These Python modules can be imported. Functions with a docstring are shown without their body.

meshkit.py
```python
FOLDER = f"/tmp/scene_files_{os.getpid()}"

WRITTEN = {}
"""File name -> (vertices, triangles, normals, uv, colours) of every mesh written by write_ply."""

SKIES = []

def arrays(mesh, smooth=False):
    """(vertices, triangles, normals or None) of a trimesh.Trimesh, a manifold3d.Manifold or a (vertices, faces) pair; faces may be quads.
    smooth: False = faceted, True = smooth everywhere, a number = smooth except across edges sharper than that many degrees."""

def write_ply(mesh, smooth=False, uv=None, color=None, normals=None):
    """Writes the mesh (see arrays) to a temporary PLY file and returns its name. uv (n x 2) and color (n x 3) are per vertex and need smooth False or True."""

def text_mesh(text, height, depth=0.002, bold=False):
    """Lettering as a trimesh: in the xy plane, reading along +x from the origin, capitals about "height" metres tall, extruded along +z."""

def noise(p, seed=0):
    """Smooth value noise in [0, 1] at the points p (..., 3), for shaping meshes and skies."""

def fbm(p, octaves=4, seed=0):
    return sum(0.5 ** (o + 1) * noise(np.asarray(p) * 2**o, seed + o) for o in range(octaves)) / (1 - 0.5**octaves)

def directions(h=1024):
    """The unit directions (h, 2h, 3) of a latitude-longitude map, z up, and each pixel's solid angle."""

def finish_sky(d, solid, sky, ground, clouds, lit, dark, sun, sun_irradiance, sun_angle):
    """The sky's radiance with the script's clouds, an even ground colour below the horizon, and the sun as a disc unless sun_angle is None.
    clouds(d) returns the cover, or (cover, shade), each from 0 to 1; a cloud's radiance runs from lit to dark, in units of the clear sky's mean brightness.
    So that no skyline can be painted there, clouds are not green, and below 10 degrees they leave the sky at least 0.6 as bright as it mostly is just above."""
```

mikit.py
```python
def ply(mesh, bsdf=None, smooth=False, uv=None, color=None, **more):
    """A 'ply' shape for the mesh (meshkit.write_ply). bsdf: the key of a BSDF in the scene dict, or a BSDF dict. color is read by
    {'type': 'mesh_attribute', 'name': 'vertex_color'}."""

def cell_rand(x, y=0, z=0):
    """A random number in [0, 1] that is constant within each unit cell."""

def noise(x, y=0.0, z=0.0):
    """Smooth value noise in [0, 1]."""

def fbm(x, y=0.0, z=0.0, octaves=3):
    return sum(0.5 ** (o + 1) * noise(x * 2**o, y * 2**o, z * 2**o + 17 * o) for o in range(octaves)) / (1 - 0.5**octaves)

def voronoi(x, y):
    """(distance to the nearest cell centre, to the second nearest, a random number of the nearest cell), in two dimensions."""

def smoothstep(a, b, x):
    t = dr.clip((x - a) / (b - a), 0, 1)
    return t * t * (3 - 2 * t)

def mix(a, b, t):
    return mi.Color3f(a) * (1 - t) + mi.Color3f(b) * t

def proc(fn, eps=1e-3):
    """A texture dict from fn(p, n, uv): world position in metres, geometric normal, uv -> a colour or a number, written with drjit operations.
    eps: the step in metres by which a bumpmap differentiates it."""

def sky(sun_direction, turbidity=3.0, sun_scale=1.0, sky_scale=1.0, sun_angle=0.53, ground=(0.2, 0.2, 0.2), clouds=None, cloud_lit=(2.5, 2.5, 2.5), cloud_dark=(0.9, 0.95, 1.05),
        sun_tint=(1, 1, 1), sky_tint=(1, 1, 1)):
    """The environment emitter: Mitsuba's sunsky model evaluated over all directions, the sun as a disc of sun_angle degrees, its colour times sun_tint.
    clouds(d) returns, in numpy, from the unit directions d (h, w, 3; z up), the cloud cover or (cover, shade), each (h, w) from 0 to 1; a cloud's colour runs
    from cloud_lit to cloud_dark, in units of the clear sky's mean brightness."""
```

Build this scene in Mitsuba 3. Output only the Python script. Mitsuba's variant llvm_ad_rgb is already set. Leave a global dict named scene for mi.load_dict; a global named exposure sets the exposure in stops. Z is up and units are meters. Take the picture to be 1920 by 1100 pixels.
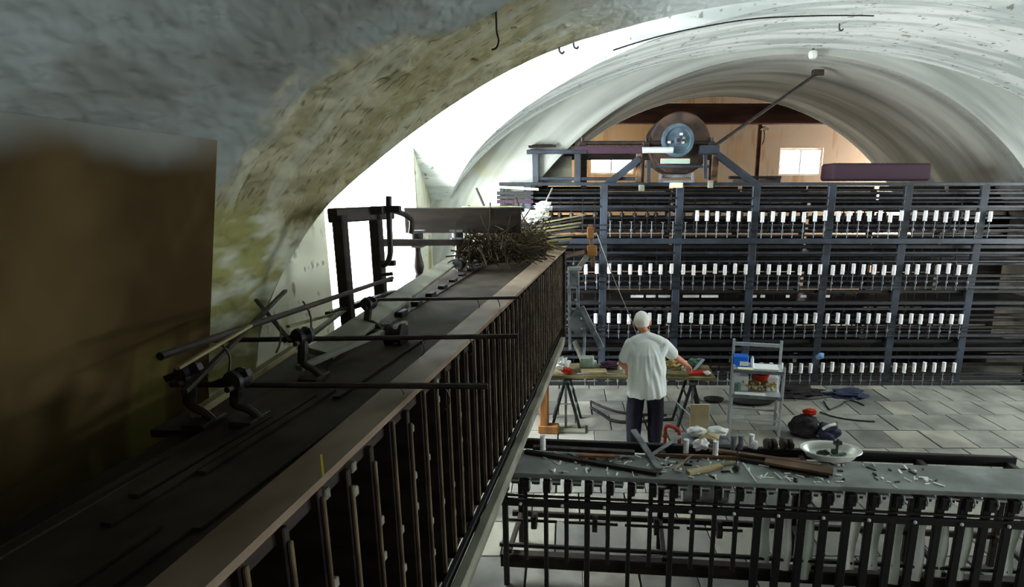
import math, random
import numpy as np
import trimesh
import drjit as dr
import mitsuba as mi
import mikit
import meshkit
import manifold3d as m3
from shapely.geometry import Polygon, box as sbox
from scipy.interpolate import PchipInterpolator

T = mi.ScalarTransform4f
scene, labels = {}, {}
rng = random.Random(7)
nrng = np.random.default_rng(7)

# ------------------------------------------------------------------ camera, light, exposure
F, CX, CY, PITCH, EYE = 1150.0, 1060.0, 630.0, math.radians(13.7), 3.3
_c, _s = math.cos(PITCH), math.sin(PITCH)
scene['camera'] = {
    'type': 'perspective', 'fov_axis': 'x', 'fov': math.degrees(2 * math.atan(960 / F)), 'near_clip': 0.05, 'far_clip': 100.0,
    'principal_point_offset_x': (960 - CX) / 1920.0, 'principal_point_offset_y': (550 - CY) / 1100.0,
    'to_world': T().look_at(origin=[0, 0, EYE], target=[0, _c, EYE - _s], up=[0, 0, 1]),
}
exposure = 0.2
DAY_LEFT, DAY_RIGHT, DAY_BACK, FILL_END, FILL_NEAR = 48.0, 22.0, 12.0, 22.0, 26.0      # daylight in the panes, plus added fill for end bay and near hall


def at(px, py, Y):
    """The point at distance Y (metres ahead of the viewer) that was measured at a place in the photograph."""
    v = CY - py
    r = np.array([px - CX, F * _c + v * _s, v * _c - F * _s])
    return np.array([0, 0, EYE]) + r * (Y / r[1])


def flat(px, py, z):
    v = CY - py
    r = np.array([px - CX, F * _c + v * _s, v * _c - F * _s])
    return np.array([0, 0, EYE]) + r * ((z - EYE) / r[2])


AZ = math.radians(5.3)          # the long machine and the bench stand square to each other, turned by this against the far rack
U, V, Z = np.array([math.sin(AZ), math.cos(AZ), 0]), np.array([math.cos(AZ), -math.sin(AZ), 0]), np.array([0, 0, 1.0])


def m(u, v, z):
    return U * u + V * v + Z * z


# ------------------------------------------------------------------ materials
def lin(r, g, b):
    c = np.array([r, g, b]) / 255.0
    return [float(x) for x in np.where(c <= 0.04045, c / 12.92, ((c + 0.055) / 1.055) ** 2.4)]


def plain(name, rgb, rough=0.7, spec=0.3, metal=0.0):
    scene['mat_' + name] = {'type': 'twosided', 'bsdf': {'type': 'principled', 'base_color': {'type': 'rgb', 'value': lin(*rgb)}, 'roughness': rough, 'specular': spec, 'metallic': metal}}


def worn(name, a, b, freq=(3, 3, 3), rough=0.7, spec=0.3, metal=0.0, octaves=3, bump=0.0, bfreq=40.0):
    """Two tones of one material mixed by noise of its own place: grain, dust and wear."""
    A, B = lin(*a), lin(*b)

    def col(p, n, uv):
        t = mikit.fbm(p.x * freq[0], p.y * freq[1], p.z * freq[2], octaves)
        return mikit.mix(A, B, mikit.smoothstep(0.3, 0.7, t))
    d = {'type': 'principled', 'base_color': mikit.proc(col), 'roughness': rough, 'specular': spec, 'metallic': metal}
    if bump:
        def hgt(p, n, uv):
            return mikit.fbm(p.x * bfreq, p.y * bfreq, p.z * bfreq, 2)
        d = {'type': 'bumpmap', 'arbitrary': mikit.proc(hgt, 0.004), 'scale': bump, 'bsdf': d}
    scene['mat_' + name] = {'type': 'twosided', 'bsdf': d}


def vault_colour(p, n, uv):
    f1 = mikit.fbm(p.x * 1.3, p.y * 1.1, p.z * 1.3, 4)
    f2 = mikit.fbm(p.x * 9, p.y * 3, p.z * 9, 3)
    f3 = mikit.fbm(p.x * 15, p.y * 34, p.z * 15, 2)
    along = mikit.fbm(p.y * 5 + f1, dr.atan2(p.z - 2.0, p.x - 3.6) * 5, 3.0, 3)
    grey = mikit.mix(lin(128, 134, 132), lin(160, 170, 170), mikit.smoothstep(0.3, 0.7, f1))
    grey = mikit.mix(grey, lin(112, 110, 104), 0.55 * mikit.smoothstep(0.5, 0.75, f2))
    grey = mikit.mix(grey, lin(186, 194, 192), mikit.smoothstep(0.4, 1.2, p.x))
    bare = mikit.mix(lin(136, 132, 106), lin(168, 164, 140), mikit.smoothstep(0.3, 0.7, f2))
    bare = mikit.mix(bare, lin(136, 128, 78), 0.5 * mikit.smoothstep(0.5, 0.72, f1))
    bare = mikit.mix(bare, lin(84, 76, 56), mikit.smoothstep(0.58, 0.8, f3) * 0.7)
    bare = mikit.mix(bare, lin(178, 182, 164), 0.5 * mikit.smoothstep(0.58, 0.7, along))
    bare = mikit.mix(bare, lin(132, 126, 84), 0.4 * mikit.smoothstep(0.42, 0.3, along))
    edge = 3.35 + 0.95 * mikit.smoothstep(-1.25, -0.55, p.x) - 0.3 * mikit.smoothstep(-1.6, -1.9, p.x)
    k = mikit.smoothstep(-0.18, 0.18, p.y - edge + (f2 - 0.5) * 0.4 + (along - 0.5) * 0.5) * mikit.smoothstep(0.9, -0.5, p.x + (f1 - 0.5) * 1.2)
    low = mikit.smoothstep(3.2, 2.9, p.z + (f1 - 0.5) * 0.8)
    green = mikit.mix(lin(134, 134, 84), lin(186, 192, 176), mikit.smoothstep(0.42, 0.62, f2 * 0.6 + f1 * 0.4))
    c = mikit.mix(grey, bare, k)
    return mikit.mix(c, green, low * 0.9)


def vault_bump(p, n, uv):
    return mikit.fbm(p.x * 18, p.y * 12, p.z * 18, 3)


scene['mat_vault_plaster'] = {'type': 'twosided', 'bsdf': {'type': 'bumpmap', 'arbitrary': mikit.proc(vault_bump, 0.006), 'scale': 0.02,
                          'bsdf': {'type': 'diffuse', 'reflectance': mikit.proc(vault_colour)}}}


def lime_colour(p, n, uv):
    f1 = mikit.fbm(p.x * 0.9, p.y * 7, p.z * 0.9, 4)
    f2 = mikit.fbm(p.x * 14, p.y * 14, p.z * 14, 3)
    c = mikit.mix(lin(188, 196, 194), lin(236, 240, 238), mikit.smoothstep(0.35, 0.65, f1))
    return mikit.mix(c, lin(120, 120, 104), 0.8 * mikit.smoothstep(0.66, 0.78, f2))


scene['mat_lime_wash'] = {'type': 'twosided', 'bsdf': {'type': 'diffuse', 'reflectance': mikit.proc(lime_colour)}}


def wall_colour(p, n, uv):
    f1 = mikit.fbm(p.x * 2, p.y * 3.5, p.z * 0.9, 4)
    f2 = mikit.fbm(p.x * 12, p.y * 12, p.z * 8, 3)
    c = mikit.mix(lin(140, 138, 84), lin(212, 214, 196), mikit.smoothstep(0.36, 0.6, f1 + 0.12 * mikit.smoothstep(1.4, 2.8, p.z) - 0.05))
    return mikit.mix(c, lin(84, 76, 44), 0.7 * mikit.smoothstep(0.62, 0.76, f2))


scene['mat_wall_plaster'] = {'type': 'twosided', 'bsdf': {'type': 'diffuse', 'reflectance': mikit.proc(wall_colour)}}


def arch_colour(p, n, uv):
    r = dr.sqrt(dr.square(p.x - 3.55) + dr.square(p.z - 0.16))     # lime brushed on along the arch
    f1 = mikit.fbm(r * 5, dr.atan2(p.z - 0.16, p.x - 3.55) * 1.6, p.y * 2.2, 4)
    c = mikit.mix(lin(132, 136, 130), lin(186, 188, 182), mikit.smoothstep(0.3, 0.7, f1))
    f2 = mikit.fbm(p.x * 1.5, p.y * 1.5, p.z * 1.5, 3)
    return mikit.mix(c, lin(150, 146, 108), 0.6 * mikit.smoothstep(0.55, 0.7, f2) * mikit.smoothstep(0.0, -1.6, p.x))


scene['mat_arch_plaster'] = {'type': 'twosided', 'bsdf': {'type': 'diffuse', 'reflectance': mikit.proc(arch_colour)}}


def back_colour(p, n, uv):
    f1 = mikit.fbm(p.x * 0.8, p.y, p.z * 1.2, 4)
    f2 = mikit.fbm(p.x * 7, p.y, p.z * 1.1, 3)
    c = mikit.mix(lin(228, 192, 146), lin(230, 206, 184), mikit.smoothstep(0.35, 0.65, f1 + (p.x - 3.6) * 0.06))
    c = mikit.mix(c, lin(190, 140, 90), 0.5 * mikit.smoothstep(0.55, 0.75, f2))
    return c


scene['mat_ochre_plaster'] = {'type': 'twosided', 'bsdf': {'type': 'diffuse', 'reflectance': mikit.proc(back_colour)}}


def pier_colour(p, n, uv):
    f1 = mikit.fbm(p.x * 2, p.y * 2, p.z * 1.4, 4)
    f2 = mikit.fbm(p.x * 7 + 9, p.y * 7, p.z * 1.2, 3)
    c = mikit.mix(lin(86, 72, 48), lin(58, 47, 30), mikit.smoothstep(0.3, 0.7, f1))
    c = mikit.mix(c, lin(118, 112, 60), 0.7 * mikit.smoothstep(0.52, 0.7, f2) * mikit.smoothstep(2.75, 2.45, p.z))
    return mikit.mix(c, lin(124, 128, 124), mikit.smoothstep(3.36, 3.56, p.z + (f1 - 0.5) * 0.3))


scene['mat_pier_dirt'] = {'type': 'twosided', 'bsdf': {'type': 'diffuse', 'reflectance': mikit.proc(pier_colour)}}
worn('floor_stone', (134, 134, 126), (106, 106, 101), (2.4, 2.4, 2.4), 0.75, 0.25, octaves=4)
worn('floor_stone_pale', (152, 150, 137), (122, 121, 112), (2.4, 2.4, 2.4), 0.7, 0.25, octaves=4)
worn('floor_stone_dark', (114, 114, 109), (88, 88, 85), (2.4, 2.4, 2.4), 0.75, 0.25, octaves=4)
plain('joint_dirt', (52, 50, 46), 0.95, 0.1)
worn('dark_wood', (44, 34, 28), (26, 20, 18), (3, 3, 14), 0.6, 0.3)
worn('rear_board', (34, 27, 24), (20, 16, 15), (2, 2, 9), 0.7, 0.2)
worn('tray_wood', (62, 54, 44), (40, 34, 30), (4, 4, 4), 0.85, 0.15, octaves=4)
worn('plank_wood', (136, 120, 102), (100, 78, 62), (2.2, 2.2, 2.2), 0.6, 0.3, octaves=4)
worn('grey_wood', (134, 134, 120), (98, 98, 88), (3, 3, 9), 0.7, 0.25, octaves=3)
worn('brown_wood', (108, 82, 60), (70, 51, 37), (4, 4, 12), 0.6, 0.3)
worn('orange_wood', (134, 90, 46), (94, 60, 30), (9, 9, 2), 0.6, 0.3)
worn('lath_wood', (134, 126, 94), (94, 88, 62), (5, 5, 5), 0.75, 0.2)
worn('straw_lath', (112, 108, 80), (76, 72, 50), (5, 5, 5), 0.75, 0.2)
worn('edge_wood', (112, 98, 78), (74, 62, 48), (6, 6, 6), 0.7, 0.2)
worn('beam_wood', (92, 60, 48), (62, 40, 36), (1.2, 3, 6), 0.8, 0.2)
worn('rust_iron', (52, 42, 34), (30, 25, 24), (14, 14, 14), 0.55, 0.4)
plain('iron', (30, 29, 31), 0.5, 0.4)
worn('blue_paint', (48, 56, 68), (32, 36, 44), (3, 3, 3), 0.5, 0.4)
worn('rack_iron', (40, 44, 54), (24, 26, 32), (4, 4, 4), 0.5, 0.4)
worn('grey_metal', (116, 122, 126), (78, 82, 88), (8, 8, 8), 0.45, 0.5)
plain('zinc', (168, 174, 176), 0.4, 0.5)
plain('bright_steel', (200, 204, 206), 0.3, 0.6)
worn('bench_grey', (138, 144, 142), (100, 104, 102), (3, 3, 3), 0.55, 0.35, octaves=4)
plain('bobbin_white', (244, 244, 248), 0.6, 0.3)
plain('paper_white', (236, 238, 236), 0.8, 0.2)
plain('cloth_white', (226, 230, 226), 0.9, 0.1)
plain('enamel', (226, 230, 222), 0.25, 0.5)
worn('cardboard', (190, 176, 140), (168, 152, 116), (5, 5, 5), 0.85, 0.1)
plain('cream', (232, 228, 190), 0.8, 0.2)
plain('cable_black', (24, 24, 28), 0.6, 0.3)
plain('tool_blue', (20, 104, 220), 0.5, 0.4)
plain('rag_blue', (120, 160, 200), 0.8, 0.2)
plain('box_white', (228, 236, 240), 0.5, 0.4)
plain('cloth_red', (150, 44, 32), 0.85, 0.1)
plain('red_paint', (170, 62, 48), 0.6, 0.3)
plain('brass', (158, 138, 78), 0.4, 0.5)
plain('brass_dark', (92, 80, 44), 0.5, 0.4)
plain('maroon', (60, 42, 54), 0.7, 0.2)
plain('pale_green', (168, 186, 172), 0.6, 0.3)
plain('green_paint', (70, 100, 86), 0.5, 0.4)
plain('bag_black', (34, 30, 32), 0.8, 0.2)
plain('navy', (44, 48, 66), 0.8, 0.2)
plain('twig', (44, 37, 25), 0.9, 0.1)
plain('straw', (84, 78, 42), 0.9, 0.1)
worn('drum_wood', (82, 64, 54), (52, 42, 40), (5, 5, 5), 0.6, 0.3)
plain('drum_moss', (132, 138, 100), 0.8, 0.2)
worn('pulley_blue', (84, 104, 116), (58, 74, 86), (6, 6, 6), 0.45, 0.5)
plain('yellow_tape', (196, 168, 60), 0.6, 0.3)
plain('skin', (206, 138, 112), 0.55, 0.3)
plain('hair_white', (232, 230, 220), 0.8, 0.2)


def shirt_colour(p, n, uv):
    return mikit.mix(lin(214, 222, 218), lin(232, 238, 236), mikit.fbm(p.x * 6, p.y * 6, p.z * 2, 2))


scene['mat_shirt_cotton'] = {'type': 'twosided', 'bsdf': {'type': 'principled', 'base_color': mikit.proc(shirt_colour), 'roughness': 0.9, 'specular': 0.1, 'sheen': 0.2}}
plain('trouser_black', (30, 28, 38), 0.9, 0.1)
plain('shoe_dark', (40, 36, 34), 0.6, 0.3)
scene['mat_veil_cloth'] = {'type': 'twosided', 'bsdf': {'type': 'principled', 'base_color': {'type': 'rgb', 'value': lin(194, 204, 196)}, 'roughness': 0.7, 'specular': 0.2}}


# ------------------------------------------------------------------ mesh helpers
def P(mesh, mat=None, smooth=False):
    return mikit.ply(mesh, mat and 'mat_' + mat, smooth)


def tm(v, f):
    return trimesh.Trimesh(np.asarray(v, float), np.asarray(f), process=False)


def cat(*ms):
    ms = [x for a in ms for x in (a if isinstance(a, list) else [a])]
    return trimesh.util.concatenate(ms)


def frame(d, up=None):
    d = np.asarray(d, float)
    d = d / np.linalg.norm(d)
    up = np.array([0, 0, 1.0]) if up is None else np.asarray(up, float)
    if abs(d @ up) > 0.98 * np.linalg.norm(up):
        up = V if abs(d @ V) < 0.9 else U
    side = np.cross(d, up)
    side /= np.linalg.norm(side)
    return d, side, np.cross(side, d)


def prism(p, q, section, up=None):
    """A straight bar from p to q with the closed section (side, up)."""
    p, q = np.asarray(p, float), np.asarray(q, float)
    d, s, w = frame(q - p, up)
    sec = np.asarray(section, float)
    n = len(sec)
    off = sec[:, :1] * s + sec[:, 1:2] * w
    v = np.vstack([p + off, q + off])
    f = []
    for i in range(n):
        j = (i + 1) % n
        f += [[i, j, n + j], [i, n + j, n + i]]
    for i in range(1, n - 1):
        f += [[0, i + 1, i], [n, n + i, n + i + 1]]
    t = tm(v, f)
    if t.volume < 0:
        t.invert()
    return t


def beam(p, q, w, h, up=None, ch=None):
    ch = 0.12 * min(w, h) if ch is None else ch
    a, b = w / 2, h / 2
    if ch <= 0:
        sec = [(-a, -b), (a, -b), (a, b), (-a, b)]
    else:
        sec = [(-a + ch, -b), (a - ch, -b), (a, -b + ch), (a, b - ch), (a - ch, b), (-a + ch, b), (-a, b - ch), (-a, -b + ch)]
    return prism(p, q, sec, up)


def rod(p, q, r, n=7):
    t = np.arange(n) * 2 * math.pi / n
    return prism(p, q, np.stack([np.cos(t) * r, np.sin(t) * r], 1))


def tube(pts, r, n=6):
    pts = np.asarray(pts, float)
    k = len(pts)
    r = np.broadcast_to(r, (k,))
    tan = np.gradient(pts, axis=0)
    v, last = [], None
    a = np.arange(n) * 2 * math.pi / n
    for i in range(k):
        d, s, w = frame(tan[i], last)
        last = w
        v.append(pts[i] + r[i] * (np.cos(a)[:, None] * s + np.sin(a)[:, None] * w))
    v = np.vstack(v + [pts[:1], pts[-1:]])
    f = []
    for i in range(k - 1):
        for j in range(n):
            b, c = i * n + j, i * n + (j + 1) % n
            f += [[b, c, c + n], [b, c + n, b + n]]
    for j in range(n):
        f += [[k * n, (j + 1) % n, j], [k * n + 1, (k - 1) * n + j, (k - 1) * n + (j + 1) % n]]
    return tm(v, f)


def curve(pts, n=20):
    pts = np.asarray(pts, float)
    t = np.linspace(0, 1, len(pts))
    return PchipInterpolator(t, pts)(np.linspace(0, 1, n))


def lathe(profile, n=20, axis=(0, 0, 1), origin=(0, 0, 0)):
    prof = np.asarray(profile, float)
    a = np.arange(n) * 2 * math.pi / n
    d, s, w = frame(axis, (1, 0, 0) if abs(np.asarray(axis, float)[2]) > 0.9 else None)
    v = np.vstack([np.asarray(origin, float) + z * d + r * (np.cos(a)[:, None] * s + np.sin(a)[:, None] * w) for r, z in prof])
    f, k = [], len(prof)
    for i in range(k - 1):
        for j in range(n):
            b, c = i * n + j, i * n + (j + 1) % n
            f += [[b, c, c + n], [b, c + n, b + n]]
    v = np.vstack([v, np.asarray(origin) + prof[0][1] * d, np.asarray(origin) + prof[-1][1] * d])
    for j in range(n):
        f += [[k * n, (j + 1) % n, j], [k * n + 1, (k - 1) * n + j, (k - 1) * n + (j + 1) % n]]
    t = tm(v, f)
    if t.volume < 0:
        t.invert()
    return t


def rbox(c, size, ch=None, ax=None):
    """A box with chamfered edges; ax: its three axes."""
    size = np.asarray(size, float) / 2
    ch = 0.12 * size.min() * 2 if ch is None else ch
    pts = []
    for sx in (-1, 1):
        for sy in (-1, 1):
            for sz in (-1, 1):
                for k in range(3):
                    q = size.copy()
                    q -= ch
                    q[k] += ch
                    pts.append(q * [sx, sy, sz])
    h = trimesh.convex.convex_hull(np.array(pts))
    v = h.vertices
    if ax is not None:
        v = v @ np.asarray(ax, float)
    return tm(v + np.asarray(c, float), h.faces)


MAX3 = np.array([V, U, Z])      # x of the box across, y along the long machine


def mbox(u, v, z, du, dv, dz, ch=None):
    return rbox(m(u, v, z), (dv, du, dz), ch, MAX3)


def blob(c, size, seed=0, rough=0.35, freq=3.0, sub=3, flatten=0.0):
    s = trimesh.creation.icosphere(subdivisions=sub)
    v = s.vertices
    k = 1 + rough * (meshkit.fbm(v * freq + 31.7 * seed, 3, seed) - 0.5) * 2
    v = v * k[:, None]
    if flatten:
        v[:, 2] = np.maximum(v[:, 2], -flatten)
    return tm(v * np.asarray(size) + np.asarray(c), s.faces)


def rest(mesh, z):
    """Sets the mesh down on the height z."""
    mesh.apply_translation([0, 0, z - mesh.bounds[0][2]])
    return mesh


def polyx(poly, depth, place):
    """An extruded shapely outline; place maps (a, b, along) to the scene."""
    e = cat([trimesh.creation.extrude_polygon(g, depth, engine='earcut') for g in getattr(poly, 'geoms', [poly]) if g.area > 1e-6])
    v = np.array([place(*p) for p in e.vertices])
    t = tm(v, e.faces)
    if t.volume < 0:
        t.invert()
    return t


def grid(P):
    """Triangles of a (a, b, 3) array of points."""
    a, b = P.shape[:2]
    i = np.arange(a * b).reshape(a, b)
    q = np.stack([i[:-1, :-1], i[1:, :-1], i[1:, 1:], i[:-1, 1:]], -1).reshape(-1, 4)
    return tm(P.reshape(-1, 3), np.vstack([q[:, [0, 1, 2]], q[:, [0, 2, 3]]]))


# ------------------------------------------------------------------ scene helpers
used = set()


def numbered(k):
    if k not in used:
        used.add(k)
        return k
    i = 1
    while f'{k}_{i:03d}' in used:
        i += 1
    used.add(f'{k}_{i:03d}')
    return f'{k}_{i:03d}'


def thing(name, label, category, group=None):
    k = numbered(name)
    labels[k] = {'label': label, 'category': category}
    if group:
        labels[k]['group'] = group
    return k


def part(parent, name, mesh, mat, smooth=False, label=None, kind=None):
    k = numbered(parent + '__' + name)
    scene[k] = dict(mesh) if isinstance(mesh, dict) else P(mesh, mat, smooth)
    if label or kind:
        labels[k] = {**({'label': label} if label else {}), **({'kind': kind} if kind else {})}
    return k


def solo(name, mesh, mat, label, category, group=None, smooth=False, kind=None):
    k = thing(name, label, category, group)
    scene[k] = dict(mesh) if isinstance(mesh, dict) else P(mesh, mat, smooth)
    if kind:
        labels[k]['kind'] = kind
    return k


def struct(name, mesh, mat, label, category, smooth=False):
    k = numbered(name)
    if mesh is not None:
        scene[k] = P(mesh, mat, smooth)
    labels[k] = {'label': label, 'category': category, 'kind': 'structure'}
    return k


def copy(ply, M):
    return {**ply, 'to_world': T(np.asarray(M, float))}


def move(p, rz=0.0, s=1.0):
    M = np.eye(4)
    M[:2, :2] = [[math.cos(rz), -math.sin(rz)], [math.sin(rz), math.cos(rz)]]
    M[:3, :3] *= s
    M[:3, 3] = p
    return M


# ------------------------------------------------------------------ the vaulted hall
XC, HW, ZS, VH = 3.6, 5.8, 2.0, 3.35         # middle, half width, springing height and rise of the barrel
YM, YA, YB, YE, YN = 7.5, 10.2, 14.8, 16.6, -5.0
_gx = [-2.2, -2.05, -1.85, -1.6, -1.3, -0.9, -0.4, 0.1, 0.5, 1.5, 2.6, 3.6]
_gy = [4.2, 4.55, 4.85, 5.3, 5.68, 5.98, 6.22, 6.5, 6.75, 7.1, 7.35, YM]
groin = PchipInterpolator(_gx, _gy)
groin_inv = PchipInterpolator(_gy, _gx)


def z_main(x):
    return ZS + VH * np.sqrt(np.clip(1 - ((x - XC) / HW) ** 2, 0, 1))


def z_cross(y):
    yy = np.where(y > YM, 2 * YM - y, y)
    return z_main(groin_inv(np.clip(yy, _gy[0], YM)))


xs = XC - HW * np.cos(np.linspace(0, math.pi / 2, 200))
vault, cross = [], []
for side in (0, 1):
    fx = (lambda x: x) if side == 0 else (lambda x: 2 * XC - x)
    g = groin(xs)
    ny = 260
    t = np.concatenate([np.linspace(0, 0.5, 40)[:-1], np.linspace(0.5, 1, ny)])
    Y = YN + (g[:, None] - YN) * t[None]
    X = np.repeat(xs[:, None], len(t), 1)
    Zz = z_main(X)
    if side == 0:
        PT = np.stack([X, Y, Zz], -1)
        e = 3.35 + 0.95 * np.clip((X + 1.25) / 0.7, 0, 1)
        k = np.clip((Y - e + (meshkit.fbm(PT * 4, 3, 5) - 0.5) * 0.5) / 0.12, 0, 1) * np.clip((0.6 - X) / 1.2, 0, 1)
        n = np.stack([(X - XC) / HW, 0 * X, (Zz - ZS) / VH], -1)
        n /= np.maximum(np.linalg.norm(n, axis=-1, keepdims=True), 1e-6)
        d = k * (0.025 + 0.05 * (meshkit.fbm(PT * [9, 5, 9], 3, 2) - 0.5)) + 0.015 * (meshkit.fbm(PT * 2.5, 3, 3) - 0.5)
        crack = np.clip((meshkit.noise(PT * [16, 7, 16], 8) - 0.86) / 0.08, 0, 1)
        PT = PT + n * (d + k * crack * 0.06)[..., None] * np.clip((g[:, None, None] - Y[..., None]) / 0.08, 0.15, 1)
    else:
        PT = np.stack([fx(X), Y, Zz], -1)
    vault.append(grid(PT))
    g2 = 2 * YM - g
    t = np.linspace(0, 1, 30)
    Y = np.minimum(g2, YA)[:, None] + (YA - np.minimum(g2, YA))[:, None] * t[None]
    X = np.repeat(xs[:, None], len(t), 1)
    vault.append(grid(np.stack([fx(X), Y, z_main(X)], -1)))
    t = np.linspace(0, 1, 90)
    Y = g[:, None] + (np.minimum(g2, YA) - g)[:, None] * t[None]
    X = np.repeat(xs[:, None], len(t), 1)
    Zc = z_cross(Y)
    Zc = Zc + 0.012 * (meshkit.fbm(np.stack([X, Y, Zc], -1) * 3, 3, 6) - 0.5)
    cross.append(grid(np.stack([fx(X), Y, Zc], -1)))
ceil = struct('ceiling', None, None, 'groined plaster vault over the hall, grey with bare ochre patches and bright lunettes', 'ceiling')
part(ceil, 'barrel_vault', cat(vault[0], vault[2]), 'vault_plaster', True)
part(ceil, 'far_haunch', cat(vault[1], vault[3]), 'lime_wash', True)
part(ceil, 'window_lunette', cat(cross), 'lime_wash', True)

# far arch: lower barrel before the end wall
ARC_R, ARC_X, ARC_Z = 5.12, 3.55, 0.16
a = np.linspace(math.pi, 0, 80)
prof = np.vstack([[ARC_X - ARC_R, 0], np.stack([ARC_X + ARC_R * np.cos(a), ARC_Z + ARC_R * np.sin(a)], 1), [ARC_X + ARC_R, 0]])
yy = np.linspace(YA, YB, 14)
PT = np.stack([np.repeat(prof[:, :1], 14, 1), np.repeat(yy[None], len(prof), 0), np.repeat(prof[:, 1:], 14, 1)], -1)
part(ceil, 'far_arch_vault', grid(PT), 'arch_plaster', True)
part(ceil, 'end_bay_ceiling', rbox((3.6, 15.7, 5.75), (12.4, 2.0, 0.2)), 'arch_plaster')
rim = Polygon([(-2.5, -0.05), (-2.5, 5.8), (9.7, 5.8), (9.7, -0.05)]).difference(Polygon(prof))
far_wall = struct('wall_arch', polyx(rim, 0.25, lambda x, z, d: (x, YA + d, z)), 'arch_plaster', 'grey plastered wall with a wide arch in front of the end bay', 'wall')
part(far_wall, 'inner_face', polyx(rim, 0.25, lambda x, z, d: (x, YB - d, z)), 'arch_plaster')

# side walls with their deep window openings
yy = np.linspace(YN, YA, 160)
top = np.where((yy > _gy[0]) & (yy < 2 * YM - _gy[0]), z_cross(yy), ZS) + 0.02
outer = Polygon([(YN, -0.05)] + [(YA, -0.05)] + list(zip(yy[::-1], top[::-1])))
oy0, oy1, oz0, ozs, ozt = 5.7, 9.25, 1.3, 4.1, 4.75
tt = np.linspace(0, math.pi, 25)
hole = np.array([(oy0, oz0), (oy1, oz0)] + [((oy0 + oy1) / 2 + (oy1 - oy0) / 2 * math.cos(q), ozs + (ozt - ozs) * math.sin(q)) for q in tt])
iy0, iy1, iz0, izs, izt = 6.1, 8.75, 1.75, 3.95, 4.4
inner = np.array([(iy0, iz0), (iy1, iz0)] + [((iy0 + iy1) / 2 + (iy1 - iy0) / 2 * math.cos(q), izs + (izt - izs) * math.sin(q)) for q in tt])
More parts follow.
